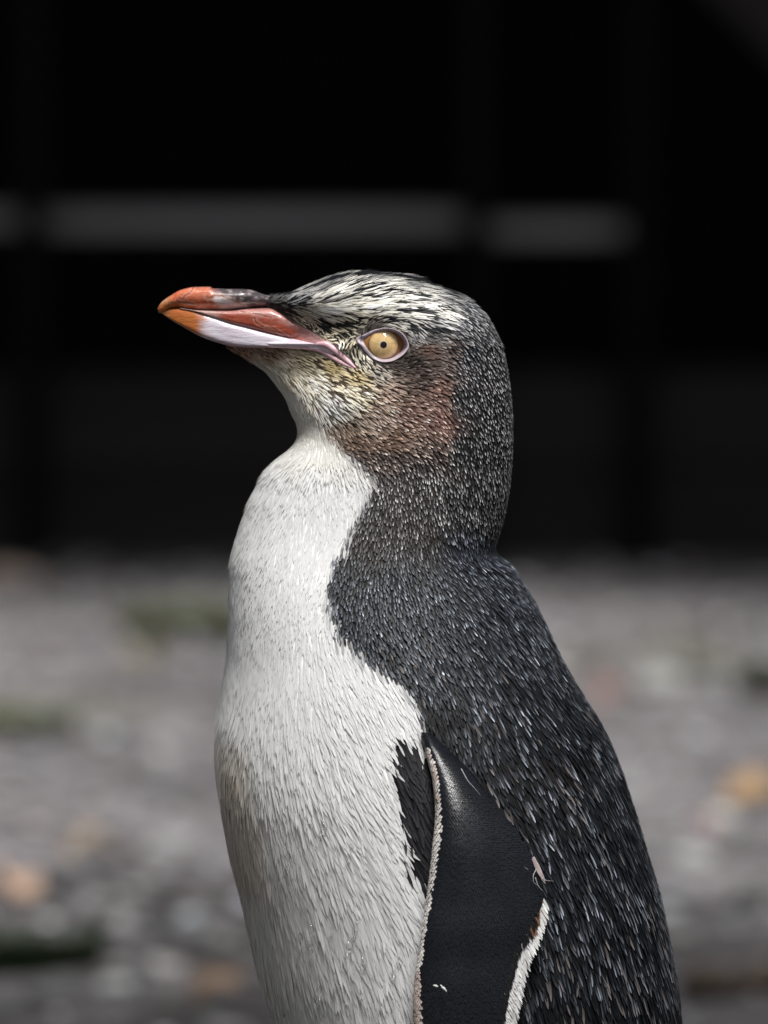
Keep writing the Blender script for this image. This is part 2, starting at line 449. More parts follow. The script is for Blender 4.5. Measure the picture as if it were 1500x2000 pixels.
# plumage table: x, y, dirx, diry, length, width, spacing (photo px), edge rgb, shaft rgb, tip rgb
cream = (.72,.70,.64); buff = (.50,.44,.33); ochre = (.44,.35,.18); blk = (.008,.009,.011)
def g(v, t=(1,1,1)): return (v*t[0], v*t[1], v*t[2])
bl = (.86,1.0,1.26); br = (1.2,.95,.85)
TAB = [
 (540,586, 1,-.10, 14,4,5.5, g(.10), g(.012), g(.03)),
 (575,590, 1,-.20, 24,5,7, g(.30), g(.012), g(.03)),
 (620,560, 1,-.38, 34,6,8.5, g(.16), g(.012), g(.03)),
 (640,580, 1,-.25, 44,7.5,9, cream, blk, g(.02)),
 (700,543, 1,-.06, 40,6.5,9, g(.14), g(.015), g(.04)),
 (700,565, 1,-.10, 48,7.5,9.5, cream, blk, g(.02)),
 (780,548, 1,.15, 40,6.5,9, g(.15), g(.015), g(.04)),
 (780,572, 1,.13, 48,8,9.5, cream, blk, g(.02)),
 (850,572, 1,.40, 34,7,9, g(.22), g(.02), g(.2)),
 (850,600, 1,.38, 36,7.5,9, cream, g(.02), g(.1)),
 (900,600, .85,.6, 22,6,8, g(.10), g(.02), g(.4)),
 (630,603, 1,-.10, 42,7,9, cream, blk, g(.02)),
 (710,600, 1,-.05, 50,8.5,10, (.78,.765,.70), blk, g(.05)),
 (790,600, 1,.12, 48,8.5,10, (.78,.77,.72), blk, g(.1)),
 (850,628, 1,.30, 30,7.5,9, g(.5), g(.03), g(.5)),
 (580,615, .9,.25, 22,5,6.5, (.42,.38,.28), g(.02), g(.05)),
 (610,640, .85,.45, 24,5,6.5, buff, g(.03), g(.08)),
 (655,632, 1,.05, 30,5.5,7, (.55,.49,.36), g(.015), g(.05)),
 (650,650, .9,.30, 24,5,6.5, buff, g(.02), g(.06)),
 (700,630, 1,-.12, 26,5,7, (.52,.47,.37), g(.015), g(.05)),
 (720,640, 1,-.30, 16,4.5,6, (.20,.17,.15), g(.02), g(.08)),
 (780,636, .9,.35, 20,5,6.5, (.42,.40,.36), g(.02), g(.2)),
 (812,650, .6,.80, 18,5,6.5, (.30,.29,.28), g(.015), g(.35)),
 (840,652, 1,.35, 18,5,6.5, g(.05), g(.015), g(.25)),
 (680,668, .8,.55, 20,4.5,6.5, (.45,.40,.30), g(.02), g(.1)),
 (665,668, .62,.78, 26,5,7, (.66,.62,.50), g(.02), g(.1)),
 (700,700, .60,.80, 24,5,7, (.60,.56,.46), g(.02), g(.1)),
 (735,725, .85,.45, 20,5,7, (.42,.38,.33), g(.02), g(.2)),
 (765,718, 1,.05, 16,4.5,6.5, (.12,.09,.075), g(.02), g(.12)),
 (800,712, .95,-.25, 16,4.5,6.5, (.05,.037,.03), g(.012), g(.10)),
 (820,735, 1,.05, 18,5,6.5, (.06,.042,.035), g(.012), g(.13)),
 (830,680, 1,.05, 15,4.5,6.5, (.17,.095,.072), g(.03), (.30,.20,.17)),
 (880,680, .85,.5, 14,4.5,6.5, (.10,.065,.055), g(.03), (.34,.27,.24)),
 (640,712, 1,.35, 20,5,6.5, ochre, (.06,.035,.015), (.30,.22,.09)),
 (690,735, 1,.45, 22,5.5,7, (.50,.40,.22), (.06,.04,.02), (.45,.36,.18)),
 (590,700, 1,.25, 17,4.5,6.5, (.48,.41,.28), (.08,.05,.03), (.35,.28,.18)),
 (530,692, 1,.30, 13,4,6, (.30,.20,.14), (.08,.045,.03), (.22,.15,.10)),
 (460,684, 1,.45, 10,4,6, (.30,.19,.14), (.10,.06,.045), (.2,.13,.09)),
 (540,712, 1,.55, 15,5,6.5, (.60,.55,.45), (.30,.24,.17), (.5,.46,.37)),
 (610,740, 1,.55, 20,6,8, (.72,.68,.58), (.28,.23,.17), (.62,.58,.5)),
 (690,765, 1,.45, 26,6,8, (.76,.70,.55), (.18,.14,.09), (.72,.66,.5)),
 (650,790, .9,.55, 26,6,8, (.74,.72,.68), (.14,.11,.09), (.72,.7,.66)),
 (750,765, 1,.40, 22,5.5,7.5, (.34,.25,.20), (.04,.025,.02), (.66,.58,.48)),
 (730,810, .9,.55, 22,5.5,7.5, (.30,.24,.20), (.04,.03,.022), (.60,.55,.5)),
 (670,830, .85,.6, 18,5.5,7, (.20,.155,.12), (.04,.028,.02), (.32,.26,.21)),
 (690,868, .85,.55, 15,5,6.5, (.10,.072,.055), (.03,.02,.015), (.20,.15,.12)),
 (760,860, .95,.30, 16,5,6.5, (.12,.082,.062), (.03,.02,.015), (.26,.2,.16)),
 (800,800, .95,.40, 17,5,6.5, (.16,.10,.082), (.035,.022,.018), (.42,.33,.29)),
 (850,760, .9,.45, 15,5,6.5, (.14,.082,.066), (.03,.02,.018), (.36,.27,.24)),
 (865,820, .7,.75, 15,5,6.5, (.14,.082,.066), (.035,.02,.018), (.34,.25,.22)),
 (840,880, .7,.7, 14,5,6.5, (.06,.044,.038), (.02,.015,.013), (.30,.25,.22)),
 (750,900, .6,.8, 13,5,6.5, (.07,.05,.042), (.02,.015,.013), (.30,.26,.23)),
 (915,690, .45,.90, 13,5,7, g(.03,bl), g(.015), g(.42)),
 (930,640, .6,.80, 15,5,7, g(.05), g(.015), g(.46)),
 (960,700, .35,.95, 13,5,7.5, g(.025), g(.012), g(.50)),
 (905,780, .25,1, 13,5,7.5, g(.03), g(.014), g(.42)),
 (970,800, .1,1, 13,5,8, g(.022), g(.012), g(.50)),
 (910,870, .05,1, 13,5,8, g(.022), g(.012), g(.46)),
 (975,900, .0,1, 13,5,8, g(.020), g(.010), g(.45)),
 (830,940, -.05,1, 12,5,7.5, g(.035,br), g(.015), g(.40)),
 (770,960, -.10,1, 12,5,7.5, g(.05,br), g(.02), g(.46)),
 (740,1000, -.15,1, 13,5,7.5, g(.04,br), g(.018), g(.42)),
 (900,980, -.05,1, 12,5,7.5, g(.022), g(.012), g(.34)),
 (965,1010, -.1,1, 12,5,8, g(.016), g(.009), g(.32)),
 (820,1040, -.05,1, 13,5,7.5, g(.03,br), g(.014), g(.28,(1,.96,.95))),
 (720,1080, -.15,1, 13,5,7.5, g(.028,br), g(.013), g(.20,(1,.95,.9))),
 (920,1080, .25,1, 15,5,7.5, g(.018,bl), g(.009), g(.22,bl)),
 (990,1110, .6,.9, 18,5.5,8, g(.022,bl), g(.010), g(.24,bl)),
 (680,1140, -.05,1, 14,5,7.5, g(.022), g(.010), g(.15)),
 (760,1150, .10,1, 15,5,8, g(.020,bl), g(.010), g(.22,bl)),
 (690,1210, .20,1, 15,5.5,8, g(.018,bl), g(.009), g(.24,bl)),
 (860,1190, .20,1, 17,5.5,8.5, g(.020,bl), g(.010), g(.20,bl)),
 (980,1190, .40,1, 20,6,9, g(.020,bl), g(.010), g(.20,bl)),
 (760,1260, .35,1, 17,5.5,8.5, g(.018,bl), g(.009), g(.26,bl)),
 (880,1290, .30,1, 20,6,9.5, g(.018,bl), g(.009), g(.22,bl)),
 (1030,1280, .45,1, 26,6.5,10, g(.016,bl), g(.008), g(.22,bl)),
 (810,1330, .35,1, 20,6,9.5, g(.016,bl), g(.008), g(.24,bl)),
 (930,1360, .25,1, 26,6.5,10.5, g(.016,bl), g(.008), g(.24,bl)),
 (860,1400, .10,1, 24,6.5,10, g(.006,bl), g(.004), g(.06)),
 (850,1440, .15,1, 24,6.5,10, g(.004,bl), g(.003), g(.03)),
 (930,1440, .12,1, 30,7,11, g(.008,bl), g(.005), g(.17)),
 (1000,1400, .30,1, 32,7,12, g(.014,bl), g(.007), g(.26)),
 (1090,1400, .42,1, 32,7,12, g(.016,bl), g(.008), g(.22,bl)),
 (1000,1500, .32,1, 36,7.5,13, g(.012), g(.006), g(.28,(1,.95,.92))),
 (1090,1520, .40,1, 38,7.5,13, g(.022,br), g(.007), g(.26,(1,.93,.9))),
 (1050,1600, .36,1, 38,7.5,13, g(.012), g(.006), g(.26)),
 (1160,1560, .38,1, 40,7.5,13, g(.012,bl), g(.006), g(.22)),
 (1100,1700, .26,1, 42,7.5,14, g(.010,bl), g(.005), g(.24)),
 (1210,1700, .28,1, 44,7.5,14, g(.010,bl), g(.005), g(.20)),
 (1120,1850, .18,1, 44,7.5,14, g(.007,bl), g(.004), g(.16)),
 (1240,1850, .22,1, 46,7.5,14, g(.008,bl), g(.004), g(.17)),
 (1080,1980, .12,1, 46,7.5,14, g(.006,bl), g(.004), g(.13)),
 (1280,1980, .15,1, 48,7.5,14, g(.007,bl), g(.004), g(.14)),
 (1250,2500, .08,1, 80,14,24, g(.008,bl), g(.005), g(.12)),
 (1250,3200, .0,1, 90,16,28, g(.008,bl), g(.005), g(.10)),
]
wt = (.81,.81,.805)
def W_(x, y, dx, dy, L, wd, s, c=wt): return (x, y, dx, dy, L, wd, s, c, tuple(.90*k for k in c), tuple(1.04*k for k in c))
TABW = [
 W_(540,735, .8,.7, 16,7,8.5,(.72,.70,.62)), W_(575,790, .6,.9, 18,7,8.5,(.74,.72,.66)), W_(600,840, .35,1, 20,7,9,(.74,.73,.68)),
 W_(640,880, .30,1, 24,7,9,(.74,.73,.69)), W_(580,880, -.2,1, 22,7,9,(.78,.77,.74)), W_(680,910, .35,1, 24,7,9,(.74,.735,.71)),
 W_(530,930, -.45,1, 22,7,9.5), W_(620,940, .0,1, 26,7,9.5), W_(690,960, .05,1, 22,6.5,9), W_(490,1030, -.25,1, 24,7,10),
 W_(600,1040, -.05,1, 26,7,10), W_(660,1060, -.15,1, 22,6.5,9), W_(460,1150, -.05,1, 28,7.5,10.5), W_(560,1150, .0,1, 28,7.5,10.5),
 W_(620,1180, .05,1, 26,7,10), W_(450,1280, -.05,1, 32,8,11.5), W_(560,1290, .10,1, 32,8,11.5), W_(660,1290, .40,1, 32,8,11.5),
 W_(750,1340, .55,1, 36,8,12), W_(790,1400, .5,1, 34,7.5,11.5), W_(430,1420, .0,1, 38,9,13), W_(530,1420, .22,1, 40,9,13), W_(660,1420, .45,1, 42,9,13),
 W_(740,1480, .58,1, 44,9,13), W_(440,1560, .15,1, 44,10,14), W_(560,1570, .32,1, 48,10,14), W_(680,1580, .52,1, 50,10,14), W_(750,1640, .6,1, 50,10,14),
 W_(480,1720, .22,1, 50,11,15), W_(600,1720, .38,1, 54,11,15), W_(720,1740, .46,1, 54,11,15), W_(800,1760, .42,1, 50,10,14.5),
 W_(520,1880, .24,1, 54,11,16), W_(640,1880, .32,1, 58,11,16), W_(760,1880, .30,1, 56,11,16), W_(560,1990, .22,1, 60,12,17), W_(760,1990, .25,1, 60,12,17),
 W_(700,2400, .15,1, 90,18,28), W_(800,3000, .12,1, 100,20,32), W_(900,3300, .1,1, 90,18,30),
]
def tab_arrays(T):
    return (np.array([[r[0], r[1]] for r in T], float),
            np.array([list(r[2:7]) + list(r[7]) + list(r[8]) + list(r[9]) for r in T], float))
TD, TW = tab_arrays(TAB), tab_arrays(TABW)
TD[1][:, 3] *= np.interp(TD[0][:, 1], [660, 1060, 1200, 1400, 2000, 2400], [.95, .92, .86, .88, .88, 1]); TD[1][:, 4] *= np.interp(TD[0][:, 1], [600, 680, 1060, 1200, 1400, 2000, 2400], [.80, .90, .86, .76, .70, .66, 1])
TW[1][:, 3] *= np.interp(TW[0][:, 1], [700, 1300, 2000, 2400], [.52, .54, .58, 1]); TW[1][:, 4] *= np.interp(TW[0][:, 1], [700, 1300, 2000, 2400], [.64, .56, .52, 1]); TW[1][:, 2] *= 1.2
_hd = (TD[0][:, 1] < 660) & (TD[0][:, 0] < 880); _fc = (TD[0][:, 1] < 850) & (TD[0][:, 0] < 790) & ~((TD[0][:, 1] < 625))
TD[1][_hd, 3] *= .62; TD[1][_hd, 4] *= .72; TD[1][_hd, 2] *= 1.1
TD[1][_fc & ~_hd, 3] *= .70; TD[1][_fc & ~_hd, 4] *= .78; TD[1][_fc & ~_hd, 2] *= 1.1
_nk = (TD[0][:, 1] > 640) & (TD[0][:, 1] < 1060) & ((TD[0][:, 0] > 880) | (TD[0][:, 1] > 900))
TD[1][_nk, 4] *= .90; TD[1][_nk, 3] *= .88; TD[1][_nk, 2] *= .92
TD[1][:, :2] = norm(TD[1][:, :2]); TW[1][:, :2] = norm(TW[1][:, :2])
def idw(T, px, py):
    C, A = T; out = np.zeros((len(px), A.shape[1])); 
    for s in range(0, len(px), 20000):
        d2 = (px[s:s+20000, None]-C[None, :, 0])**2 + (py[s:s+20000, None]-C[None, :, 1])**2
        wgt = 1/(d2 + 60.0)**1.8
        out[s:s+20000] = wgt @ A / wgt.sum(1, keepdims=True)
    return out
ALLDIR = (np.concatenate([TD[0], TW[0]]), np.concatenate([TD[1][:, :2], TW[1][:, :2]]))

def lookup(pos, jitter=True):
    """plumage parameters at surface points"""
    px, py = PX(pos)
    n1 = vnoise(pos*260, 1); n2 = vnoise(pos*700, 2)
    amp = np.clip((py-820)/250, .35, 1)
    jx = (6*n1 + 8*n2 + 7*rng.normal(size=len(px)))*amp
    jy = (6*vnoise(pos*260, 8) + 6*vnoise(pos*700, 9) + 6*rng.normal(size=len(px)))*amp
    if not jitter: jx = jy = 0
    inw_ = inpoly(px, py, WHITE); dist = np.full(len(px), 1e9)
    for (x0, y0), (x1, y1) in zip(WHITE[1:28], WHITE[2:29]):
        t = np.clip(((px-x0)*(x1-x0) + (py-y0)*(y1-y0))/((x1-x0)**2 + (y1-y0)**2), 0, 1)
        dist = np.minimum(dist, np.hypot(px-x0-t*(x1-x0), py-y0-t*(y1-y0)))
    wmix = sstep(-11, 11, np.where(inw_, dist, -dist) + (0 if not jitter else jx*.75))
    white = wmix > .5
    arm = inpoly(px+jx*.7, py+jy*.7, ARMPIT)
    a = idw(TD, px, py); b = idw(TW, px, py)
    A = np.where(white[:, None], b, a)
    A[:, 5:] = b[:, 5:]*wmix[:, None]**1.3 + a[:, 5:]*(1-wmix[:, None]**1.3)
    A[:, :2] = norm(idw(ALLDIR, px, py))
    # black patch under the flipper root
    A[arm, 5:8] = (.006, .006, .008); A[arm, 8:11] = (.004, .004, .005); A[arm, 11:14] = (.045, .045, .048)
    A[arm, 3] = 8
    # tan staining down the front edge of the belly
    stain = sstep(70, 0, np.hypot((px-(432+np.clip(py-1440, 0, 400)*.2))/1.0, np.clip(np.abs(py-1570)-110, 0, None)))*white*(.70+.30*vnoise(pos*90, 21))
    tint = 1 - np.clip(stain, 0, 1)[:, None]*np.array([.13, .21, .33])
    warm = (sstep(1250, 1900, py)*white*sstep(760, 420, px))[:, None]*np.array([.02, .035, .08])
    for k in (5, 8, 11): A[:, k:k+3] *= tint*(1-warm)
    return px, py, white, arm, A

def build_skin():
    k = np.linspace(0, 1, 620)
    # even steps along the outline keep the crown and the base round
    zz = np.linspace(ZMIN, ZMAX, 6000)
    xl, xr = prof_f[0](zz), prof_f[1](zz)
    ds = np.hypot(np.diff(zz), 0.5*(np.abs(np.diff(xl)) + np.abs(np.diff(xr)))); s = np.concatenate([[0], np.cumsum(ds)])
    up = zz > P(750, 2050)[2]
    dens = np.where(up[1:], 1.0, .45); sd = np.concatenate([[0], np.cumsum(ds*dens)])
    z = np.interp(k*sd[-1], sd, zz)
    z[0] += 2e-5; z[-1] -= 2e-5
    NA = 288
    th = np.linspace(0, 2*np.pi, NA, endpoint=False)
    xl, xr = prof_f[0](z), prof_f[1](z)
    t = .5 - .5*np.cos(th)                              # 0 front .. 1 back
    X = xl[:, None] + (xr-xl)[:, None]*t[None]
    H = half_width(X, np.repeat(z[:, None], NA, 1))
    Y = H*np.where(np.sin(th) >= 0, -1, 1)[None]
    Z = np.repeat(z[:, None], NA, 1)
    Vv = np.stack([X, Y, Z], -1)
    # relax a little so that traced steps do not show
    for _ in range(6):
        Y2 = Vv.copy()
        Y2[1:-1] = .5*Vv[1:-1] + .25*(Vv[2:] + Vv[:-2])
        m = .5*Y2 + .25*(np.roll(Y2, 1, 1) + np.roll(Y2, -1, 1))
        Vv[..., 1] = m[..., 1]
        Vv[..., 0] = Y2[..., 0]
    # eye sockets
    px, py = PX(Vv)
    e = eye_dist(px, py)
    side = sstep(.004, .012, np.abs(Vv[..., 1]))
    Vv[..., 1] -= np.sign(Vv[..., 1])*.0062*sstep(1.02, .80, e)*side
    n = len(z); i = np.arange(n*NA).reshape(n, NA); j = np.roll(i, -1, 1)
    F = np.stack([i[:-1], i[1:], j[1:], j[:-1]], -1).reshape(-1, 4)
    return Vv, F, NA
SKIN, SKIN_F, NA = build_skin()
def grid_normals(V):
    du = np.roll(V, -1, 1) - np.roll(V, 1, 1); dv = np.gradient(V, axis=0)
    n = norm(np.cross(dv, du)); c = V.mean(1, keepdims=True)
    s = np.sign(((V-c)*n).sum(-1).mean()); return n*s
SKIN_N = grid_normals(SKIN)

# ------------------------------------------------------------------ feathers
ROWV = np.array([0, .42, .78, 1.0]); ROWW = np.array([.55, 1.0, .80, .12]); LIFT = np.array([-.35, .25, .62, .80])
FQ = []
for r_ in range(3):
    for c_ in range(2):
        a_ = r_*3 + c_; FQ.append((a_, a_+1, a_+4, a_+3))
FQ = np.array(FQ)
def feathers(name, p, d, nrm, L, Wd, ecol, scol, tcol, matl, parent, lift=None, curl=None, keel=.16, streak=0.0):
    """one mesh of curved, keeled feather blades"""
    n = len(p)
    d = norm(d - nrm*(d*nrm).sum(-1, keepdims=True)); s = np.cross(nrm, d)
    lift = np.full(n, .00045) if lift is None else lift
    curl = np.zeros(n) if curl is None else curl
    v = ROWV[None, :, None, None]; u = np.array([-1, 0, 1.])[None, None, :, None]
    pos = (p[:, None, None, :] + d[:, None, None, :]*(L[:, None, None, None]*v)
           + s[:, None, None, :]*(u*(Wd*.5)[:, None, None, None]*ROWW[None, :, None, None] + (curl*L)[:, None, None, None]*v*v)
           + nrm[:, None, None, :]*(lift[:, None, None, None]*LIFT[None, :, None, None] - np.abs(u)*(Wd*keel)[:, None, None, None]*ROWW[None, :, None, None]))
    col = np.empty((n, 4, 3, 3))
    col[:, :, 0] = ecol[:, None]; col[:, :, 2] = ecol[:, None]; col[:, :, 1] = scol[:, None]
    col[:, 2, 1] = .35*scol + .65*tcol; col[:, 3, :] = tcol[:, None]; 
    col[:, 1, 1] = scol*(1-streak) + tcol*streak
    col[:, 3, 0] = .5*(tcol+ecol); col[:, 3, 2] = col[:, 3, 0]
    F = (FQ[None] + (np.arange(n)*12)[:, None, None]).reshape(-1, 4)
    me = raw_mesh(name, pos, F, np.clip(col, 0, .92))
    o = link(name, me, matl, parent); o['kind'] = 'stuff'
    return o
def scatter(V, N, spacing, F=None):
    """blue-noise points on a vertex grid (rows x ring)"""
    n, na = V.shape[:2]
    i = np.arange(n*na).reshape(n, na); j = np.roll(i, -1, 1)
    Q = np.stack([i[:-1], i[1:], j[1:], j[:-1]], -1).reshape(-1, 4)
    v = V.reshape(-1, 3); nn = N.reshape(-1, 3); sp = spacing.reshape(-1)
    a = .5*np.linalg.norm(np.cross(v[Q[:, 2]]-v[Q[:, 0]], v[Q[:, 3]]-v[Q[:, 1]]), axis=1)
    s = sp[Q].mean(1); ex = np.where(s > 0, a/np.maximum(s, 1e-6)**2, 0)
    cnt = rng.poisson(ex*3.2); f = np.repeat(np.arange(len(Q)), cnt)
    m = len(f); ru, rv = rng.random(m)[:, None], rng.random(m)[:, None]
    q = Q[f]
    def bil(x): return (x[q[:, 0]]*(1-ru)+x[q[:, 1]]*ru)*(1-rv) + (x[q[:, 3]]*(1-ru)+x[q[:, 2]]*ru)*rv
    p, nr, rs = bil(v), norm(bil(nn)), s[f]
    order = rng.permutation(m)
    kd = kdtree.KDTree(m)
    for k, co in enumerate(p.tolist()): kd.insert(co, k)
    kd.balance()
    alive = bytearray(b'\x01')*m; keep = []
    pl = p.tolist(); rl = (rs*.80).tolist()
    for k in order.tolist():
        if not alive[k]: continue
        keep.append(k)
        for _, q2, _ in kd.find_range(pl[k], rl[k]): alive[q2] = 0
    keep = np.array(keep)
    return p[keep], nr[keep]

PXM = .0002                                               # metres per photo pixel at the bird
root = bpy.data.objects.new('penguin', None); COL.objects.link(root)
ROOT = Vector((float(P(1010, 3400)[0]), 0, 0)); root.location = ROOT
tag(root, 'penguin with pale yellow eye, orange bill, white breast and slate back standing in profile', 'penguin')
M_ROOT = np.array(ROOT)
def pchild(name, me, m, parent=None, lab=None):
    """link a mesh given in world coordinates under the bird's root"""
    o = link(name, me, m, parent or root)
    o.matrix_parent_inverse = Matrix.Translation(-ROOT)
    if parent: o.matrix_parent_inverse = Matrix.Identity(4)
    if lab: o['label'] = lab
    return o

def feather_mat(name, rough, spec, trans):
    m = mat(name, rough, spec, attr=True); nt = m.node_tree
    tl = nt.nodes.new('ShaderNodeBsdfTranslucent'); ms = nt.nodes.new('ShaderNodeMixShader'); ms.inputs[0].default_value = trans
    at_ = [q for q in nt.nodes if q.type == 'ATTRIBUTE'][0]; nt.links.new(at_.outputs['Color'], tl.inputs['Color'])
    nt.links.new(nt.nodes['Principled BSDF'].outputs[0], ms.inputs[1]); nt.links.new(tl.outputs[0], ms.inputs[2]); nt.links.new(ms.outputs[0], nt.nodes['Material Output'].inputs['Surface'])
    return m
m_feather = feather_mat('feather', .48, .16, .12)
m_white = feather_mat('white_feather', .55, .18, .38)
m_skin = mat('downy_skin', .8, .1, attr=True)

def build_body():
    V = SKIN; flat = V.reshape(-1, 3)
    px, py, white, arm, A = lookup(flat, jitter=True)
    col = .6*A[:, 5:8] + .4*A[:, 8:11]
    n = len(V); top = flat[-NA:].mean(0); bot = flat[:NA].mean(0)
    # slightly below the feather bases
    sk = (V - SKIN_N*.0004).reshape(-1, 3)
    verts = np.concatenate([sk, [bot, top]]); cols = np.concatenate([col, col[:1], col[-1:]])
    me = bpy.data.meshes.new('body')
    F = SKIN_F.tolist(); last = (n-1)*NA
    F += [(k, (k+1) % NA, n*NA) for k in range(NA)] + [(last+(k+1) % NA, last+k, n*NA+1) for k in range(NA)]
    me = py_mesh('body', verts, F, True, cols)
    return pchild('body', me, m_skin)
build_body()

def seam(px, py, pts):
    d = np.full(len(px), 1e9)
    for (x0, y0), (x1, y1) in zip(pts[:-1], pts[1:]):
        t = np.clip(((px-x0)*(x1-x0) + (py-y0)*(y1-y0))/((x1-x0)**2 + (y1-y0)**2), 0, 1)
        d = np.minimum(d, np.hypot(px-x0-t*(x1-x0), py-y0-t*(y1-y0)))
    return d
def build_plumage():
    flat = SKIN.reshape(-1, 3)
    px, py = PX(flat)
    white = inpoly(px, py, WHITE)
    sp = np.where(white, idw((TW[0], TW[1][:, 4:5]), px, py)[:, 0], idw((TD[0], TD[1][:, 4:5]), px, py)[:, 0])*PXM
    far = sstep(.004, .02, flat[:, 1])
    sp = sp*(1 + .45*far)
    p, nr = scatter(SKIN, SKIN_N, sp.reshape(SKIN.shape[:2]))
    px, py, white, arm, A = lookup(p)
    e = eye_dist(px, py)
    inb = inpoly(px, py, BILL) & (px < 700)
    # the neck of the bill: nothing grows in front of the feather line
    ok = (e > 1.05) & ~inb & ~((py < 668) & (px < 511)) & (px > 428)
    p, nr, px, py, white, arm, A, e = [q[ok] for q in (p, nr, px, py, white, arm, A, e)]
    n = len(p)
    dx, dy = A[:, 0], A[:, 1]
    # part round the eye
    rx, ry = px-EYE_C[0], py-EYE_C[1]; rr = np.hypot(rx, ry)+1e-6; rx, ry = rx/rr, ry/rr
    inw = np.minimum(dx*rx + dy*ry, 0)*sstep(2.1, 1.15, e)
    dx = dx - 1.15*inw*rx; dy = dy - 1.15*inw*ry
    L = A[:, 2]*PXM*np.exp(rng.normal(0, .14, n)); Wd = A[:, 3]*PXM*np.exp(rng.normal(0, .12, n))
    L *= 1 - .45*sstep(1.6, 1.05, e)
    L *= 1 - .55*sstep(26, 8, seam(px, py, [(600,640),(634,660),(662,678),(690,702),(698,714)]))
    near_arm = white & ~arm & (seam(px, py, ARMPIT[-6:] + ARMPIT[:3]) < 34); L = np.where(near_arm, L*.62, L); L = np.where(arm, L*1.15, L)
    # wander: loose clumps, stronger on the wet belly
    belly = sstep(1150, 1650, py)*white
    ang = np.where(white, .065, .10)*rng.normal(size=n) + (.06+.16*belly)*vnoise(p*130, 31) + (.05+.08*belly)*vnoise(p*330, 32)
    c, s = np.cos(ang), np.sin(ang); dx, dy = dx*c - dy*s, dx*s + dy*c
    d = np.stack([dx, 0*dx, -dy], -1)
    # wet feathers lie in shallow locks along the flow
    def lock(x_, y_): 
        ac, al = x_*.94 - y_*.34, x_*.34 + y_*.94
        z_ = p[:, 1]*220
        return .65*vnoise(np.stack([ac/15 + .8*vnoise(np.stack([al/60, ac/60, z_*.1], -1), 92), al/85, z_*.12], -1), 91) + .35*vnoise(np.stack([ac/7, al/40, z_*.2], -1), 93)
    lw = white*(.30 + .70*sstep(1250, 1550, py))*sstep(860, 950, py)
    h0 = lock(px, py); ha = lock(px+1.5*.94, py-1.5*.34); amp_ = .00026*lw
    gr = (ha-h0)/1.5/PXM*amp_
    nr = norm(nr - np.clip(gr, -.45, .45)[:, None]*np.array([.94, 0, .34])); p = p + nr*(h0*amp_)[:, None]
    ecol, scol, tcol = A[:, 5:8].copy(), A[:, 8:11].copy(), A[:, 11:14].copy()
    val = np.exp(rng.normal(0, 1, n)[:, None]*np.where(white, .045, .22)[:, None])
    ecol *= val; scol *= val
    dark = ~white
    plain = dark & ((px > 880) | (py > 880)); ecol[plain] *= np.array([.48, .53, .64]); scol[plain] *= .5
    back = sstep(1150, 1500, py)*dark
    # tips on the dark plumage differ from feather to feather; rows of tips show as faint bars on neck and mantle
    tv = np.exp(rng.normal(0, .50, n)); low = rng.random(n) < (.24 + .34*back); tv = np.where(low, tv*.15, tv)
    bars = 1 + .55*np.sin(2*np.pi*(py + .10*(px-850) + 6*vnoise(p*90, 44))/12.5)*sstep(660, 740, py)*sstep(1420, 1250, py)
    cool = (sstep(1040, 1140, py)*dark)[:, None]; tcol = tcol*(1-cool) + cool*(tcol.mean(1, keepdims=True)*np.array([.90, 1.0, 1.16]))
    # on the back, neighbouring feathers catch together in broken pale streaks
    ac, al = px*.94 - py*.34, px*.34 + py*.94
    clump = sstep(-.25, .45, vnoise(np.stack([ac/11, al/46, 0*ac], -1), 45) + .3*vnoise(np.stack([ac/5, al/22, 0*ac+3], -1), 46))
    bw = sstep(1230, 1420, py)*dark; tv = tv*(1 - bw + bw*(.30 + 1.35*clump))
    patch = 1 + .40*vnoise(p*60, 41) + .3*vnoise(p*150, 42)
    tcol = np.where(white[:, None], tcol*val, tcol*(np.interp(py, [1000, 1150, 1500], [1.12, .74, .76])*tv*np.clip(patch, .25, 2)*bars)[:, None])
    # a few worn brownish feathers among the back plumage
    worn = dark & (py > 1250) & (rng.random(n) < .05*np.clip(1+1.5*vnoise(p*45, 43), 0, 3))
    ecol[worn] = np.array([.072, .064, .062])*rng.uniform(.5, 1.3, (worn.sum(), 1)); scol[worn] = ecol[worn]*.6
    tcol[worn] = np.array([.235, .215, .21])*rng.uniform(.5, 1.2, (worn.sum(), 1))
    chk = dark*sstep(1.25, .55, np.hypot((px-775)/135, (py-805)/115))*sstep(700, 735, py+.25*(px-800))
    for arr, kk in ((ecol, 1.55), (scol, 1.7), (tcol, 1.2)): arr *= 1 + chk[:, None]*(np.array([kk*1.02, kk*.95, kk*.92])-1)
    # crown: black and cream feathers lie in broken streaks that follow the curve of the skull
    topl = np.interp(px, [540, 600, 640, 690, 740, 790, 830, 880, 920, 950], [577, 556, 543, 534, 534, 540, 552, 570, 590, 618])
    a_ = (py-topl)/np.maximum(664-topl, 30)
    crown = dark & (px < 905) & (py < 640 + .15*np.maximum(px-700, 0)) & (py < 652) & ~((px < 615) & (py > 612))
    st = vnoise(np.stack([px/75 + 9*a_, a_*33 + .006*px, 0*px], -1), 51) + .40*vnoise(np.stack([px/40, a_*52, 0*px+5], -1), 52) + .12*rng.normal(size=n)
    bias = .10 - .34*sstep(.14, .0, a_) - .30*sstep(600, 545, px) + .05*sstep(700, 800, px)
    pale = sstep(-.10, .14, st+bias)
    pc = ecol*1.12; dk = np.array([.010, .011, .013])
    fade = sstep(905, 850, px)[:, None]
    for arr, kk in ((ecol, .95), (scol, .90), (tcol, 1.0)):
        new = pc*kk*pale[:, None] + dk*(1-pale)[:, None]
        arr[crown] = (new*fade + arr*(1-fade))[crown]
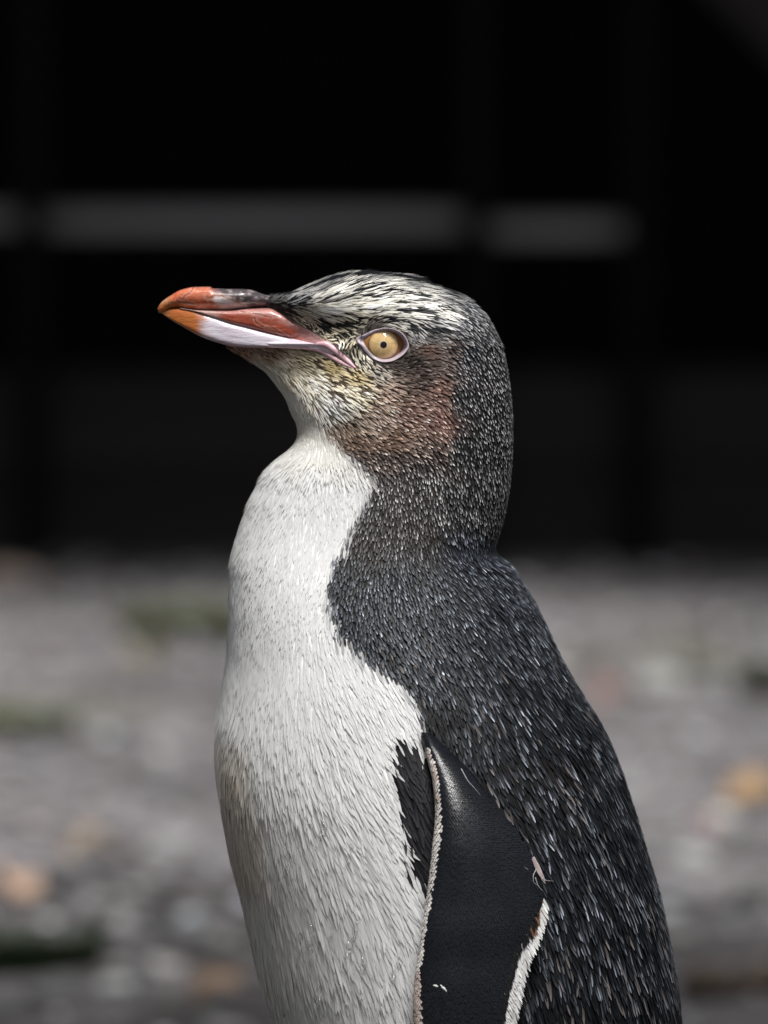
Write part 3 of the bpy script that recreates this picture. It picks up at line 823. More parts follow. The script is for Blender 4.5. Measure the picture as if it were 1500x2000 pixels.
    # face: single dark feathers run between pale ones
    face = dark & ~crown & (px < 790) & (py < 830) & (ecol.mean(1) > .16)
    face &= ~((px > 700) & (py > 775))
    chin = sstep(40, -30, px - (575 + (py-700)*.62))*sstep(685, 705, py)
    isd = rng.random(n) < np.interp(py, [640, 700, 760, 830], [.38, .32, .22, .30])*(1-.85*chin)
    for arr, kk in ((ecol, 1.25), (scol, 1.1), (tcol, 1.25)):
        new = np.where(isd[:, None], A[:, 8:11]*.9 + .004, A[:, 5:8]*kk*val)
        arr[face] = new[face]
    lift = np.where(white, .00010 + .0000045*A[:, 2], .00026 + .000010*A[:, 2])*np.exp(rng.normal(0, .25, n))*(1 + .7*belly*np.clip(vnoise(p*110, 33), -.6, 1))
    lift *= 1 - .35*sstep(700, 560, py)
    curl = .05*rng.normal(size=n)
    head = (py < 905) & ((py < 860) | dark) & ~(white & (py > 700))
    for name, sel in (('head_plumage', head), ('breast_plumage', ~head & white & ~arm), ('back_plumage', ~head & ~(white & ~arm))):
        feathers(name, p[sel]-M_ROOT, d[sel], nr[sel], L[sel], Wd[sel], ecol[sel], scol[sel], tcol[sel], m_white if name == 'breast_plumage' else m_feather, root, lift[sel], curl[sel], .03 if name == 'breast_plumage' else .12, .15 if name == 'back_plumage' else 0)
    return n
NF = build_plumage()
print('feathers', NF)

# ------------------------------------------------------------------ bill
def side_loft(xs, top, bot, wid, k=2.4, nv=22, skew=0.0, hug=.0005, ins=(505, 560)):
    """closed solid from a side outline: rows are x stations, sections round from top edge to bottom edge"""
    v = .5 - .5*np.cos(np.linspace(0, np.pi, nv)); V = []
    for x in xs:
        tz, bz = top(x), bot(x); y_ = tz + (bz-tz)*v
        gx = np.maximum(1 - np.abs(2*v**(1+skew)-1)**k, 0)**(1/k)
        w_ = wid(x)*.001*gx
        pw = P(np.full(nv, x), y_)
        hw = half_width(pw[:, 0], pw[:, 2]) + hug
        inside = sstep(ins[0], ins[1], x)
        edge = np.minimum(1, np.minimum(v, 1-v)*14)
        w_ = np.where(inside > 0, np.maximum(w_, (hw*inside)*edge), w_)
        near = np.stack([pw[:, 0], -w_, pw[:, 2]], -1); far = np.stack([pw[:, 0], w_, pw[:, 2]], -1)[::-1][1:-1]
        V.append(np.concatenate([near, far]))
    V = np.array(V); n, m = V.shape[:2]
    i = np.arange(n*m).reshape(n, m); j = np.roll(i, -1, 1)
    F = np.stack([i[:-1], j[:-1], j[1:], i[1:]], -1).reshape(-1, 4).tolist()
    F.append(tuple(i[0])); F.append(tuple(i[-1][::-1]))
    return V.reshape(-1, 3), F
def curve(pts): a = np.array(pts, float); return pchip(a[:, 0], a[:, 1])
def lin(pts): a = np.array(pts, float); return lambda x: np.interp(x, a[:, 0], a[:, 1])
def mixc(c, m, to): return c*(1-m[:, None]) + np.array(to)*m[:, None]
GAPE = [(350,602),(368,604),(392,610),(419,619.5),(445,629),(483,639.5),(520,650),(560,659.5),(595,666),(625,672),(645,679)]
m_bill = mat('bill_horn', .28, .5, attr=True, coat=.35)
nt = m_bill.node_tree; tcn = nt.nodes.new('ShaderNodeTexCoord'); nn_ = nt.nodes.new('ShaderNodeTexNoise')
mpn = nt.nodes.new('ShaderNodeMapping'); mpn.inputs['Scale'].default_value = (.45, 1, 1.6); mpn.inputs['Rotation'].default_value = (0, R(14), 0)
nn_.inputs['Scale'].default_value = 420; nn_.inputs['Detail'].default_value = 5
bpn = nt.nodes.new('ShaderNodeBump'); bpn.inputs['Strength'].default_value = .38; bpn.inputs['Distance'].default_value = .0009
nt.links.new(tcn.outputs['Object'], mpn.inputs['Vector']); nt.links.new(mpn.outputs[0], nn_.inputs['Vector']); nt.links.new(nn_.outputs['Fac'], bpn.inputs['Height']); nt.links.new(bpn.outputs['Normal'], nt.nodes['Principled BSDF'].inputs['Normal'])

def build_bill():
    xs = np.concatenate([np.linspace(308.2, 330, 16), np.linspace(331, 552, 190)])
    top = curve([(308,603),(311,596),(315,590.5),(331,578.5),(355,565.5),(381,560.5),(411,560),(415,563),(440,564),(488,565.5),(507,572),(525,577),(541,578),(556,576)])
    bot = curve([(308,606),(311,611.5),(316,611),(333,602.5),(347,600.8),(368,603),(392,606),(429,607),(451,606.5),(472,603.5),(493,601.5),(525,599),(541,597),(556,597)])
    wid = curve([(308,.5),(312,1.5),(320,2.6),(335,3.7),(360,5.0),(400,6.4),(450,7.5),(470,7.8),(490,7.0),(510,5.6),(530,3.6),(556,1.2)])
    V, F = side_loft(xs, top, bot, wid, k=2.1, nv=40, skew=-.28, ins=(2000, 2001))
    px, py = PX(V); nz = vnoise(V*np.array([400, 300, 900]), 61); nf = vnoise(V*1500, 62)
    # ridge: a small step where the nail meets the culmen sheath
    c = np.tile(np.array([.46, .088, .024]), (len(V), 1))
    c = mixc(c, sstep(600, 578, py+3*nz)*sstep(330, 360, px)*.6, (.50, .17, .10))  # paler pink highlight painted into the upper side of the nail
    c = mixc(c, sstep(345, 318, px+5*nz), (.52, .25, .12))
    c = mixc(c, sstep(316, 309, px), (.42, .26, .15))
    c = mixc(c, sstep(395, 350, px+6*nz)*sstep(588, 600, py), (.46, .14, .03))
    # slate-purple culmen towards the forehead
    nw = vnoise(V*np.array([160, 120, 260]), 68)
    cul = sstep(404, 452, px + (590-py)*.7 - 12 + 12*nz + 14*nw)*sstep(602, 590, py - (px-440)*.10 + 4*nz)
    c = mixc(c, cul, (.058, .046, .050))
    c = mixc(c, cul*sstep(.15, .6, nz)*.6, (.22, .17, .18))
    # whitish worn sheath at the side
    wh = sstep(406, 432, px+9*nz+9*nw)*sstep(496, 462, px+(py-590)*-1.2+8*nw)*sstep(575, 587, py-(px-420)*.18+4*nz+3*nw)
    c = mixc(c, wh*.92, (.66, .59, .58))
    c = mixc(c, sstep(480, 530, px)*.8, (.06, .05, .052))
    c = mixc(c, sstep(598, 602.5, py + 1.5*nz)*sstep(330, 350, px)*sstep(470, 430, px)*.55, (.55, .36, .33))
    for pts in ([(379,559),(376,566),(371,572),(361,577),(357,583)], [(411,580),(420,577),(432,577),(446,583),(458,586),(468,592)], [(345,586),(352,590),(366,590),(380,594)]):
        dd = seam(px+1.2*nz, py+1.0*nf, pts); c = mixc(c, sstep(2.0, .6, dd)*.7, (.16, .035, .015)); c = mixc(c, sstep(4.2, 2.4, np.abs(dd-3.0)+1.6)*.25, (.62, .36, .28))
    fl = sstep(.35, .6, vnoise(V*np.array([700, 500, 1500]), 69))*sstep(340, 420, px); c = mixc(c, fl*.28, (.62, .52, .48))
    c *= (1 + .22*nz + .20*nf + .14*nw)[:, None]
    um = pchild('upper_mandible', py_mesh('upper_mandible', V, F, True, np.clip(c, 0, 1)), m_bill, lab='orange-red hooked bill tip running back into a slate ridge')
    # side plate of the upper mandible
    xs = np.linspace(352, 644, 210)
    top = curve([(350,601),(392,605.5),(429,606),(451,605.5),(472,603),(493,601.5),(525,601),(547,608),(573,624),(608,643),(636,662),(646,670)])
    bot = curve(GAPE)
    wid = lin([(350,3.4),(372,4.9),(400,6.7),(450,7.9),(500,8.9),(545,9.8),(600,11.0),(646,12.5)])
    V, F = side_loft(xs, top, bot, wid, k=4.5, nv=36)
    px, py = PX(V); nz = vnoise(V*np.array([350, 300, 900]), 63); nf = vnoise(V*1500, 64)
    tline = np.interp(px, [350,429,525,573,636],[601,606,601,624,662]); bline = np.interp(px, [g_[0] for g_ in GAPE], [g_[1] for g_ in GAPE])
    rel = np.clip((py-tline)/(bline-tline+1e-3), 0, 1)
    c = np.tile(np.array([.30, .062, .034]), (len(V), 1))
    c = mixc(c, sstep(.55, .1, rel+.2*nz)*.85, (.44, .22, .20))
    c = mixc(c, sstep(.5, .8, rel)*sstep(480, 510, px)*sstep(575, 545, px)*.8, (.30, .055, .018))
    c = mixc(c, sstep(560, 610, px+10*nz)*.85, (.30, .17, .17))
    c = mixc(c, sstep(440, 405, px+6*nz), (.52, .34, .30))
    c = mixc(c, sstep(.93, .99, rel)*sstep(520, 470, px)*.5, (.60, .45, .42))
    for pts in ([(497,619),(499,628),(508,634),(522,640)], [(520,640),(535,641),(548,650),(560,657)], [(470,608),(500,612),(530,620)]):
        dd = seam(px+1.2*nz, py+1.0*nf, pts); c = mixc(c, sstep(2.0, .6, dd)*.6, (.10, .02, .012)); c = mixc(c, sstep(4.2, 2.4, np.abs(dd-3.0)+1.6)*.3, (.55, .32, .26))
    fl = sstep(.25, .55, vnoise(V*np.array([600, 500, 1700]), 76))*sstep(540, 590, px); c = mixc(c, fl*.4, (.10, .055, .06))
    c *= (1 + .24*nz + .20*nf)[:, None]
    pchild('side_plate', py_mesh('side_plate', V, F, True, np.clip(c, 0, 1)), m_bill, um, lab='red horny plate along the side of the upper bill')
    # lower mandible
    xs = np.concatenate([np.linspace(316.2, 345, 16), np.linspace(347, 652, 200)])
    top = curve([(316,610.5),(333,603),(347,602)] + [(a, b_-(4.0 if a > 400 else 1.8)) for a, b_ in GAPE[1:]] + [(655,684)])
    bot = curve([(316,612),(335,625),(360,639),(392,656.5),(424,668),(461,676.5),(500,679),(547,679.5),(600,681.5),(624,686),(655,696)])
    wid = lin([(316,.8),(335,2.6),(360,4.2),(400,6.7),(450,8.0),(520,9.4),(600,11.2),(655,12.8)])
    V, F = side_loft(xs, top, bot, wid, k=5.0, nv=34, skew=.2, hug=.0007, ins=(425, 445))
    px, py = PX(V); nz = vnoise(V*np.array([300, 300, 600]), 65); nf = vnoise(V*1300, 66)
    edge = 396 + (py-640)*-.05 + 5*nz
    c = np.tile(np.array([.46, .140, .034]), (len(V), 1))
    c = mixc(c, sstep(340, 318, px), (.44, .22, .09))
    c = mixc(c, sstep(628, 612, py)*sstep(380, 345, px)*.5, (.34, .085, .02))
    edge = edge + 9*vnoise(V*np.array([200, 100, 260]), 74)
    c = mixc(c, sstep(edge-16, edge+24, px), (.64, .59, .66))
    c = mixc(c, sstep(.2, .7, vnoise(V*np.array([120, 100, 500]), 75))*sstep(410, 440, px)*.35, (.52, .42, .50))
    c = mixc(c, sstep(500, 640, px)*.6, (.70, .52, .60))
    bl_ = np.interp(px, [392,424,461,500,547,600,655], [656,668,676.5,679,679.5,681.5,696])
    c = mixc(c, sstep(bl_-6, bl_-1, py+nz)*sstep(395, 420, px)*.75, (.36, .17, .17))
    c *= (1 + .07*nz + .04*nf)[:, None]
    pchild('lower_mandible', py_mesh('lower_mandible', V, F, True, np.clip(c, 0, 1)), m_bill, lab='lilac-white lower bill with an amber tip')
    # fleshy corner of the mouth
    m_flesh = mat('pink_flesh', .38, .5, attr=True)
    for s in (-1, 1):
        VV, FF = [], []
        for path, rad in (([(618,668),(634,668),(650,676),(668,690),(683,703),(696,714)], [3.5,6.0,6.8,6.4,4.6,1.2]),
                          ([(600,675),(624,680),(642,688),(658,698),(675,707),(692,714)], [2.5,4.5,5.2,5.0,3.8,1.2])):
            a = np.array(path, float); t = np.linspace(0, len(a)-1, 26); k = np.arange(len(a))
            ax, ay = pchip(k, a[:, 0])(t), pchip(k, a[:, 1])(t); rr_ = pchip(k, rad)(t)*PXM
            w0 = P(ax, ay); hw = half_width(w0[:, 0], w0[:, 2])
            path3 = np.stack([w0[:, 0], s*(hw - .0002), w0[:, 2]], -1)
            v, f = tube(path3, np.stack([rr_, rr_*.95], -1), 16)
            FF += [tuple(q+len(VV) for q in ff) for ff in f]; VV += v
        VV = np.array(VV); nz = vnoise(VV*900, 67)
        c = np.array([.60, .37, .41])*(1+.12*nz)[:, None]
        pchild('gape_skin', py_mesh('gape_skin', VV, FF, True, np.clip(c, 0, 1)), m_flesh, lab='pink fleshy corner of the mouth')
build_bill()

# ------------------------------------------------------------------ eyes
def clear_mat(name, ior, refr=0.0):
    m = bpy.data.materials.new(name); m.use_nodes = True; nt = m.node_tree; nt.nodes.clear()
    o_ = nt.nodes.new('ShaderNodeOutputMaterial'); tr = nt.nodes.new('ShaderNodeBsdfTransparent'); gl = nt.nodes.new('ShaderNodeBsdfGlossy'); gl.inputs['Roughness'].default_value = .03
    fr = nt.nodes.new('ShaderNodeFresnel'); fr.inputs['IOR'].default_value = ior; mx = nt.nodes.new('ShaderNodeMixShader')
    ge = nt.nodes.new('ShaderNodeNewGeometry'); mu = nt.nodes.new('ShaderNodeMath'); mu.operation = 'MULTIPLY_ADD'; mu.inputs[1].default_value = -1; mu.inputs[2].default_value = 1
    nt.links.new(ge.outputs['Backfacing'], mu.inputs[0]); m2 = nt.nodes.new('ShaderNodeMath'); m2.operation = 'MULTIPLY'
    nt.links.new(fr.outputs[0], m2.inputs[0]); nt.links.new(mu.outputs[0], m2.inputs[1])
    if refr:
        rf = nt.nodes.new('ShaderNodeBsdfRefraction'); rf.inputs['IOR'].default_value = ior; rf.inputs['Roughness'].default_value = 0
        mr = nt.nodes.new('ShaderNodeMixShader'); mr.inputs[0].default_value = refr
        nt.links.new(tr.outputs[0], mr.inputs[1]); nt.links.new(rf.outputs[0], mr.inputs[2]); tr = mr
    nt.links.new(m2.outputs[0], mx.inputs[0]); nt.links.new(tr.outputs[0], mx.inputs[1]); nt.links.new(gl.outputs[0], mx.inputs[2]); nt.links.new(mx.outputs[0], o_.inputs['Surface'])
    return m
def build_eye(s):
    m_ball = mat('eyeball_amber', .12, .6, (.36, .16, .055), coat=.6)
    m_iris = mat('iris_gold', .20, .5, attr=True, coat=.8)
    m_pup = mat('pupil_black', .10, .5, (.004, .004, .004), coat=1.0)
    m_lid = mat('eyelid_lilac', .42, .45, attr=True)
    Re = .0112
    cw = P(749.2, 673.2); h0 = float(half_width(cw[0], cw[2]))
    cy = h0 - .0004 - Re                             # front pole just inside the head surface
    C = np.array([cw[0], 0, cw[2]])
    # the aperture is seen slightly from the front; correct for the small depth of the eye
    C = P(749.2, 673.2, -h0)*np.array([1, 0, 1])
    def cap(r0, r1, rad, nr, na, off):
        V = []; F = []
        for i in range(nr+1):
            for j in range(na):
                q = 2*math.pi*j/na
                r1_ = min(r1, float(lid_in_r(-q))*1.10*PXM); rr = r0 + (r1_-r0)*i/nr
                x, z = rr*math.cos(q), rr*math.sin(q)
                V.append((C[0]+x, s*(cy + math.sqrt(max(rad*rad-rr*rr, 0)) + off), C[2]+z))
        for i in range(nr):
            for j in range(na):
                F.append((i*na+j, i*na+(j+1) % na, (i+1)*na+(j+1) % na, (i+1)*na+j))
        return np.array(V), F
    V, F = cap(.0001, Re*.985, Re, 28, 64, 0); F.append(tuple(range(64)))
    ball = pchild('eye', py_mesh('eye', V, F), m_ball, lab='pale golden eye with a small black pupil')
    k = PXM*.98
    V, F = cap(5.6*k, 31*k, Re, 20, 128, .00012)
    rr = np.hypot(V[:, 0]-C[0], V[:, 2]-C[2])/k; an = np.arctan2(V[:, 2]-C[2], V[:, 0]-C[0])
    ray = vnoise(np.stack([np.cos(an)*9, np.sin(an)*9, rr*.09], -1), 71); ring = vnoise(np.stack([rr*.8, an*0, an*1.2], -1), 72)
    c = np.tile(np.array([.66, .45, .20]), (len(V), 1))
    c = mixc(c, sstep(16, 6, rr)*.5, (.66, .47, .24)); c = mixc(c, sstep(8.2, 7.2, rr)*.9, (.70, .62, .46)); c = mixc(c, sstep(6.9, 6.2, rr), (.05, .035, .02))
    c = mixc(c, sstep(25, 27.2, rr)*.5, (.42, .23, .08)); c = mixc(c, sstep(27, 29.5, rr)*.9, (.17, .075, .025))
    c *= (1 + .14*ray + .10*ring)[:, None]
    pchild('iris', py_mesh('iris', V, F, True, np.clip(c, 0, 1)), m_iris, ball)
    V, F = cap(.00002, 6.6*k, Re, 5, 48, .00020); F.append(tuple(range(48)))
    pchild('pupil', py_mesh('pupil', V, F), m_pup, ball)
    # clear cornea bulging over the iris
    Rc = .0072; rb = 27.5*k; V = []; F = []
    z0 = cy + math.sqrt(Re*Re - rb*rb) + .00014 - math.sqrt(Rc*Rc - rb*rb)
    for i in range(15):
        rr_ = rb*(1 - i/14) + 1e-5
        for j in range(64):
            q = 2*math.pi*j/64; V.append((C[0]+rr_*math.cos(q), s*(z0 + math.sqrt(Rc*Rc - rr_*rr_)), C[2]+rr_*math.sin(q)))
    for i in range(14):
        for j in range(64): F.append((i*64+j, i*64+(j+1) % 64, (i+1)*64+(j+1) % 64, (i+1)*64+j))
    F.append(tuple(14*64+j for j in range(64)))
    pchild('cornea', py_mesh('cornea', V, F), clear_mat('cornea_clear', 1.40), ball)
    # eyelid: soft ring from the feather edge over a rounded rim down onto the eyeball
    n = 120; q = np.linspace(0, 2*np.pi, n, endpoint=False)
    def ringpts(rf):
        return EYE_C[0] + rf*np.cos(q), EYE_C[1] + rf*np.sin(q)
    def sm(r):
        for _ in range(3): r = .5*r + .25*(np.roll(r, 1)+np.roll(r, -1))
        return r
    ri, ro = sm(lid_in_r(q)), sm(lid_out_r(q))
    rows = []
    prof = [(1.22, 0), (1.08, 0), (1.0, .25), (.75, .75), (.5, 1.0), (.25, .85), (.06, .35), (0, -.2), (-.06, -1.0)]
    for f, hgt in prof:
        rad = ri + (ro-ri)*f
        x, y = ringpts(rad); w0 = P(x, y, -h0)
        hw = half_width(w0[:, 0], w0[:, 2])
        d2 = (w0[:, 0]-C[0])**2 + (w0[:, 2]-C[2])**2
        ys = cy + np.sqrt(np.maximum(Re*Re - d2, 1e-8))
        base = np.where(f > .9, hw, 0)
        t_ = np.clip(f, 0, 1); t_ = t_*t_*(3-2*t_)
        yy = ys*(1-t_) + hw*t_ + .00045*hgt
        if f > 1.0: yy = hw - (f-1.0)*.006
        rows.append(np.stack([w0[:, 0], s*yy, w0[:, 2]], -1))
    V = np.array(rows); m = len(rows); i = np.arange(m*n).reshape(m, n); j = np.roll(i, -1, 1)
    F = np.stack([i[:-1], j[:-1], j[1:], i[1:]], -1).reshape(-1, 4).tolist()
    V = V.reshape(-1, 3); nz = vnoise(V*1200, 73)
    c = np.array([.40, .335, .37])*(1+.10*nz)[:, None]
    inner = np.zeros((m, n)); inner[6:] = 1
    c = mixc(c, inner.ravel()*.75, (.16, .09, .07))
    pchild('eyelid', py_mesh('eyelid', V, F, True, np.clip(c, 0, 1)), m_lid, lab='pale lilac ring of bare skin round the eye')
for s in (-1, 1): build_eye(s)

# ------------------------------------------------------------------ flippers
FLIP = np.array([  # leading x, y, trailing x, y, lift off the body (mm), thickness (mm)
 (822,1436, 846,1440, -3, 5), (826,1452, 878,1472, -1.5, 7), (836,1490, 908,1500, 0, 8.5), (845,1527, 941,1541, 2, 9.5), (850,1583, 978,1588, 4, 10),
 (848,1625, 1010,1625, 5, 10), (845,1650, 1032,1662, 5.5, 10), (838,1714, 1053,1709, 6, 9.5), (832,1760, 1062,1754, 6.5, 9), (824,1810, 1050,1807, 7, 9),
 (817,1860, 1027,1859, 7, 8.5), (810,1905, 1014,1905, 7.5, 8.5), (807,1956, 1002,1958, 8, 8), (808,2000, 994,2000, 8, 8), (816,2100, 975,2100, 9, 7.5),
 (836,2250, 955,2250, 10, 7), (862,2380, 942,2380, 11, 6), (886,2460, 928,2458, 12, 4.5), (905,2492, 912,2492, 12, 2)], float)
m_scale = mat('flipper_scale_feather', .31, .30, attr=True)
def build_flipper(s):
    t = np.linspace(0, len(FLIP)-1, 150); k = np.arange(len(FLIP))
    f = [pchip(k, FLIP[:, c])(t) for c in range(6)]
    nu = 34; u = .5-.5*np.cos(np.linspace(0, np.pi, nu))
    rows_o, rows_i, UU = [], [], []
    for i in range(len(t)):
        x = f[0][i] + (f[2][i]-f[0][i])*u; y = f[1][i] + (f[3][i]-f[1][i])*u
        w0 = P(x, y, -.085)
        hw = half_width(w0[:, 0], w0[:, 2])
        # stiff paddle: a straight chord lying against the flank
        hb = np.polyval(np.polyfit(u, hw, 2), u)*.55 + (hw[0] + (hw[-1]-hw[0])*u)*.45
        th = f[5][i]*.001*(2.1*np.clip(u, 0, 1)**.5 * (1-u)**.95 + .05)
        th = np.maximum(th*np.minimum(1, (1-u)*30), 0)
        base = hb + f[4][i]*.001 + .0015
        rows_o.append(np.stack([w0[:, 0], s*(base+th*.75), w0[:, 2]], -1)); rows_i.append(np.stack([w0[:, 0], s*(base-th*.25), w0[:, 2]], -1))
    O, I = np.array(rows_o), np.array(rows_i)
    ringv = np.concatenate([O, I[:, ::-1][:, 1:-1]], 1); n, m = ringv.shape[:2]
    i = np.arange(n*m).reshape(n, m); j = np.roll(i, -1, 1)
    F = np.stack([i[:-1], j[:-1], j[1:], i[1:]], -1).reshape(-1, 4).tolist(); F.append(tuple(i[0])); F.append(tuple(i[-1][::-1]))
    V = ringv.reshape(-1, 3); px, py = PX(V)
    c = np.tile(np.array([.0045, .0052, .0075]), (len(V), 1))
    fl = pchild('flipper', py_mesh('flipper', V, F, True, c), m_scale, lab='black flipper edged in white along both margins')
    # scale-like feathers over the outer face and both edges
    N = grid_normals(ringv)
    if (N[:, :nu, 1]*s).mean() < 0: N = -N
    tt = np.repeat(t[:, None], m, 1)
    # rows of scales, each row offset by half a scale from the one before
    mid = ringv[:, nu//2]; arc = np.concatenate([[0], np.cumsum(np.linalg.norm(np.diff(mid, axis=0), axis=1))])
    P_, N_ = [], []; a_ = .0; odd = 0
    step = 4.4*PXM*(1 if s < 0 else 1.8)
    while a_ < arc[-1]:
        k_ = np.interp(a_, arc, np.arange(n)); i0 = min(int(k_), n-2); fr_ = k_-i0
        ring_ = np.concatenate([ringv[i0]*(1-fr_) + ringv[i0+1]*fr_]); nrm_ = N[i0]
        cl = np.concatenate([ring_, ring_[:1]]); cn = np.concatenate([nrm_, nrm_[:1]])
        al = np.concatenate([[0], np.cumsum(np.linalg.norm(np.diff(cl, axis=0), axis=1))])
        big_ = 1 if np.interp(k_, np.arange(n), t) < 14.2 else 2.0
        w_ = 5.2*PXM*big_*(1 if s < 0 else 1.7); q_ = np.arange(.5*w_*odd, al[-1], w_)
        P_.append(np.stack([np.interp(q_, al, cl[:, c]) for c in range(3)], -1)); N_.append(norm(np.stack([np.interp(q_, al, cn[:, c]) for c in range(3)], -1)))
        a_ += step*big_; odd ^= 1
    p, nr = np.concatenate(P_), np.concatenate(N_)
    p = p + rng.normal(0, .25*PXM, p.shape)
    px, py = PX(p)
    yk, lx, tx = f[1], f[0], f[2]
    oo = np.argsort(yk); lead = np.interp(py, yk[oo], lx[oo]); o2 = np.argsort(f[3]); trail = np.interp(py, f[3][o2], tx[o2])
    nn = len(p)
    jx = 1.2*vnoise(p*1500, 81) + 1.0*vnoise(p*500, 85)
    lm = np.interp(py, [1440,1480,1560,1650,1720,1800,1880,1950,2000,2400], [4,14,11,13,10,8,9,15,18,12])
    white_l = (px - lead < lm + jx) & (py > 1455)
    tm = np.interp(py, [1740,1775,1830,1900,2000,2400], [-2,9,19,22,21,10])
    white_t = (trail - px < tm + jx*.8) & (py > 1748)
    d = np.stack([.30+0*px, 0*px, -1+0*px], -1)
    d[:, 0] = np.interp(py, [1440,1650,1800,2000,2500], [.62,.45,.12,.05,.1])
    d[white_t, 0] = .55; d[:, 0] += .04*rng.normal(size=nn)
    ecol = np.tile(np.array([.0045, .0052, .0075]), (nn, 1)); scol = ecol*.8; tcol = ecol*2.6
    sheen = np.clip(1.15 - (px-lead)/120, .25, 1.2)[:, None]
    tcol = tcol*np.clip(.5+.8*rng.random((nn, 1)), 0, 2)*np.clip(1 + .8*vnoise(p*np.array([150, 150, 60]), 86), .2, 2)[:, None]
    for sel, cc in ((white_l, np.array([.60, .565, .53])), (white_t, np.array([.62, .62, .61]))):
        v = np.exp(rng.normal(0, .12, (sel.sum(), 1))); ecol[sel] = cc*v*.85; scol[sel] = cc*v*.75; tcol[sel] = cc*v
    pinkish = white_l & ((py > 1890) | ((py < 1560) & (vnoise(p*400, 83) > .1)))
    for a in (ecol, scol, tcol): a[pinkish] *= np.array([.84, .74, .70])
    rust = white_t & (py < 1815) & (trail - px > tm*.72)
    for a in (ecol, scol, tcol): a[rust] = np.array([.16, .085, .055])*np.exp(rng.normal(0, .25, (rust.sum(), 1)))
    L = np.where(white_t, 26, np.where(white_l, 8.5, 9.0))*np.exp(rng.normal(0, .06, nn))*PXM; Wd = np.where(white_t, 5.0, 6.2)*PXM
    big = py > 2010; L = np.where(big, L*2, L); Wd = np.where(big, Wd*2.1, Wd)
    lf = np.where(white_t, .00026, .00024)*np.exp(rng.normal(0, .1, nn))
    # long dark feathers that break the edge of the white trailing band
    feathers('flipper_scale', p, d, nr, L, Wd, ecol, scol, tcol, m_scale, fl, lf, None, .10)
    tq = np.linspace(8.5, 13.6, 70); kq = np.arange(len(FLIP))
    ex = pchip(kq, FLIP[:, 2])(tq) - np.interp(pchip(kq, FLIP[:, 3])(tq), [1740,1775,1830,1900,2000], [0,10,18,21,20]) + rng.normal(0, 1.2, 70); ey = pchip(kq, FLIP[:, 3])(tq)
    # find the outer face under these points
    of = O.reshape(-1, 3); opx, opy = PX(of); onr = N[:, :nu].reshape(-1, 3)
    idx = np.array([np.argmin((opx-a)**2 + (opy-b_)**2) for a, b_ in zip(ex, ey)])
    pp = of[idx] + onr[idx]*.0003
    dd = np.stack([np.full(70, .42)+.1*rng.normal(size=70), np.zeros(70), np.full(70, -1.)], -1)
    bc = np.full((70, 3), .005)
    feathers('margin_feather', pp, dd, onr[idx], rng.uniform(12, 20, 70)*PXM, np.full(70, 6*PXM), bc, bc, bc, m_scale, fl, np.full(70, .0006))
for s in (-1, 1): build_flipper(s)

# stray loose feathers by the flipper
def build_strays():
    def on_body(x, y, off):
        w0 = P(x, y, -.07); return np.array([w0[0], -(float(half_width(w0[0], w0[2])) + off), w0[2]])
    # pale tuft at the trailing corner
    n = 9
    base = np.array([on_body(1041 + rng.uniform(-1, 2), 1669 + rng.uniform(-2, 5), .0085) for _ in range(n)])
    d = np.stack([rng.normal(.45, .08, n), np.full(n, -.05), rng.normal(-1, .1, n)], -1)
    nr = norm(np.stack([np.full(n, .25), np.full(n, -1.), np.full(n, .1)], -1))
    col = np.array([.34, .28, .275])*np.exp(rng.normal(0, .22, (n, 1)))
    feathers('stray_tuft', base-M_ROOT, d, nr, rng.uniform(36, 52, n)*PXM, rng.uniform(5, 8, n)*PXM, col, col*.8, col*1.25, m_feather, root, np.full(n, .0012), rng.normal(0, .06, n))
    # thin barbs curling out
    VV, FF = [], []
    def hair(pts, r):
        a = np.array([on_body(x, y, o) for x, y, o in pts]); t = np.linspace(0, len(a)-1, 18); k = np.arange(len(a))
        pth = np.stack([pchip(k, a[:, c])(t) for c in range(3)], -1)
        v, f = tube(pth, np.linspace(r, r*.35, 18), 5)
        FF.extend([tuple(q+len(VV) for q in ff) for ff in f]); VV.extend(v)
    hair([(900,1494,.012),(914,1518,.013),(925,1530,.013),(938,1546,.012)], .00016)
    hair([(1046,1690,.011),(1040,1702,.012),(1040,1712,.012),(1050,1722,.011)], .00015)
    hair([(1050,1695,.011),(1066,1712,.012),(1080,1714,.012)], .00013)
    hair([(1044,1706,.011),(1050,1722,.011),(1060,1734,.010)], .00016)
    hair([(1030,1690,.011),(1022,1684,.012)], .00012)
    o = pchild('stray_barbs', py_mesh('stray_barbs', VV, FF, True, np.full((len(VV), 3), .45)), m_feather); o['kind'] = 'stuff'
    # down lodged on the flipper
    VV, FF = [], []
    for a, b_, c, d_ in ((846,1925,856,1928),(860,1924,873,1938),(862,1929,871,1934)):
        def fp(x, y):
            w0 = P(x, y, -.1); return np.array([w0[0], -(float(half_width(w0[0], w0[2])) + .0165), w0[2]])
        pth = np.linspace(fp(a, b_), fp(c, d_), 8); v, f = tube(pth, np.array([.4, 1.0, .8, 1.7, 1.9, 1.0, 1.2, .2])*.0003, 6)
        FF += [tuple(q+len(VV) for q in ff) for ff in f]; VV += v
    pchild('lodged_down', py_mesh('lodged_down', VV, FF, True, np.full((len(VV), 3), .6)), m_feather)
build_strays()

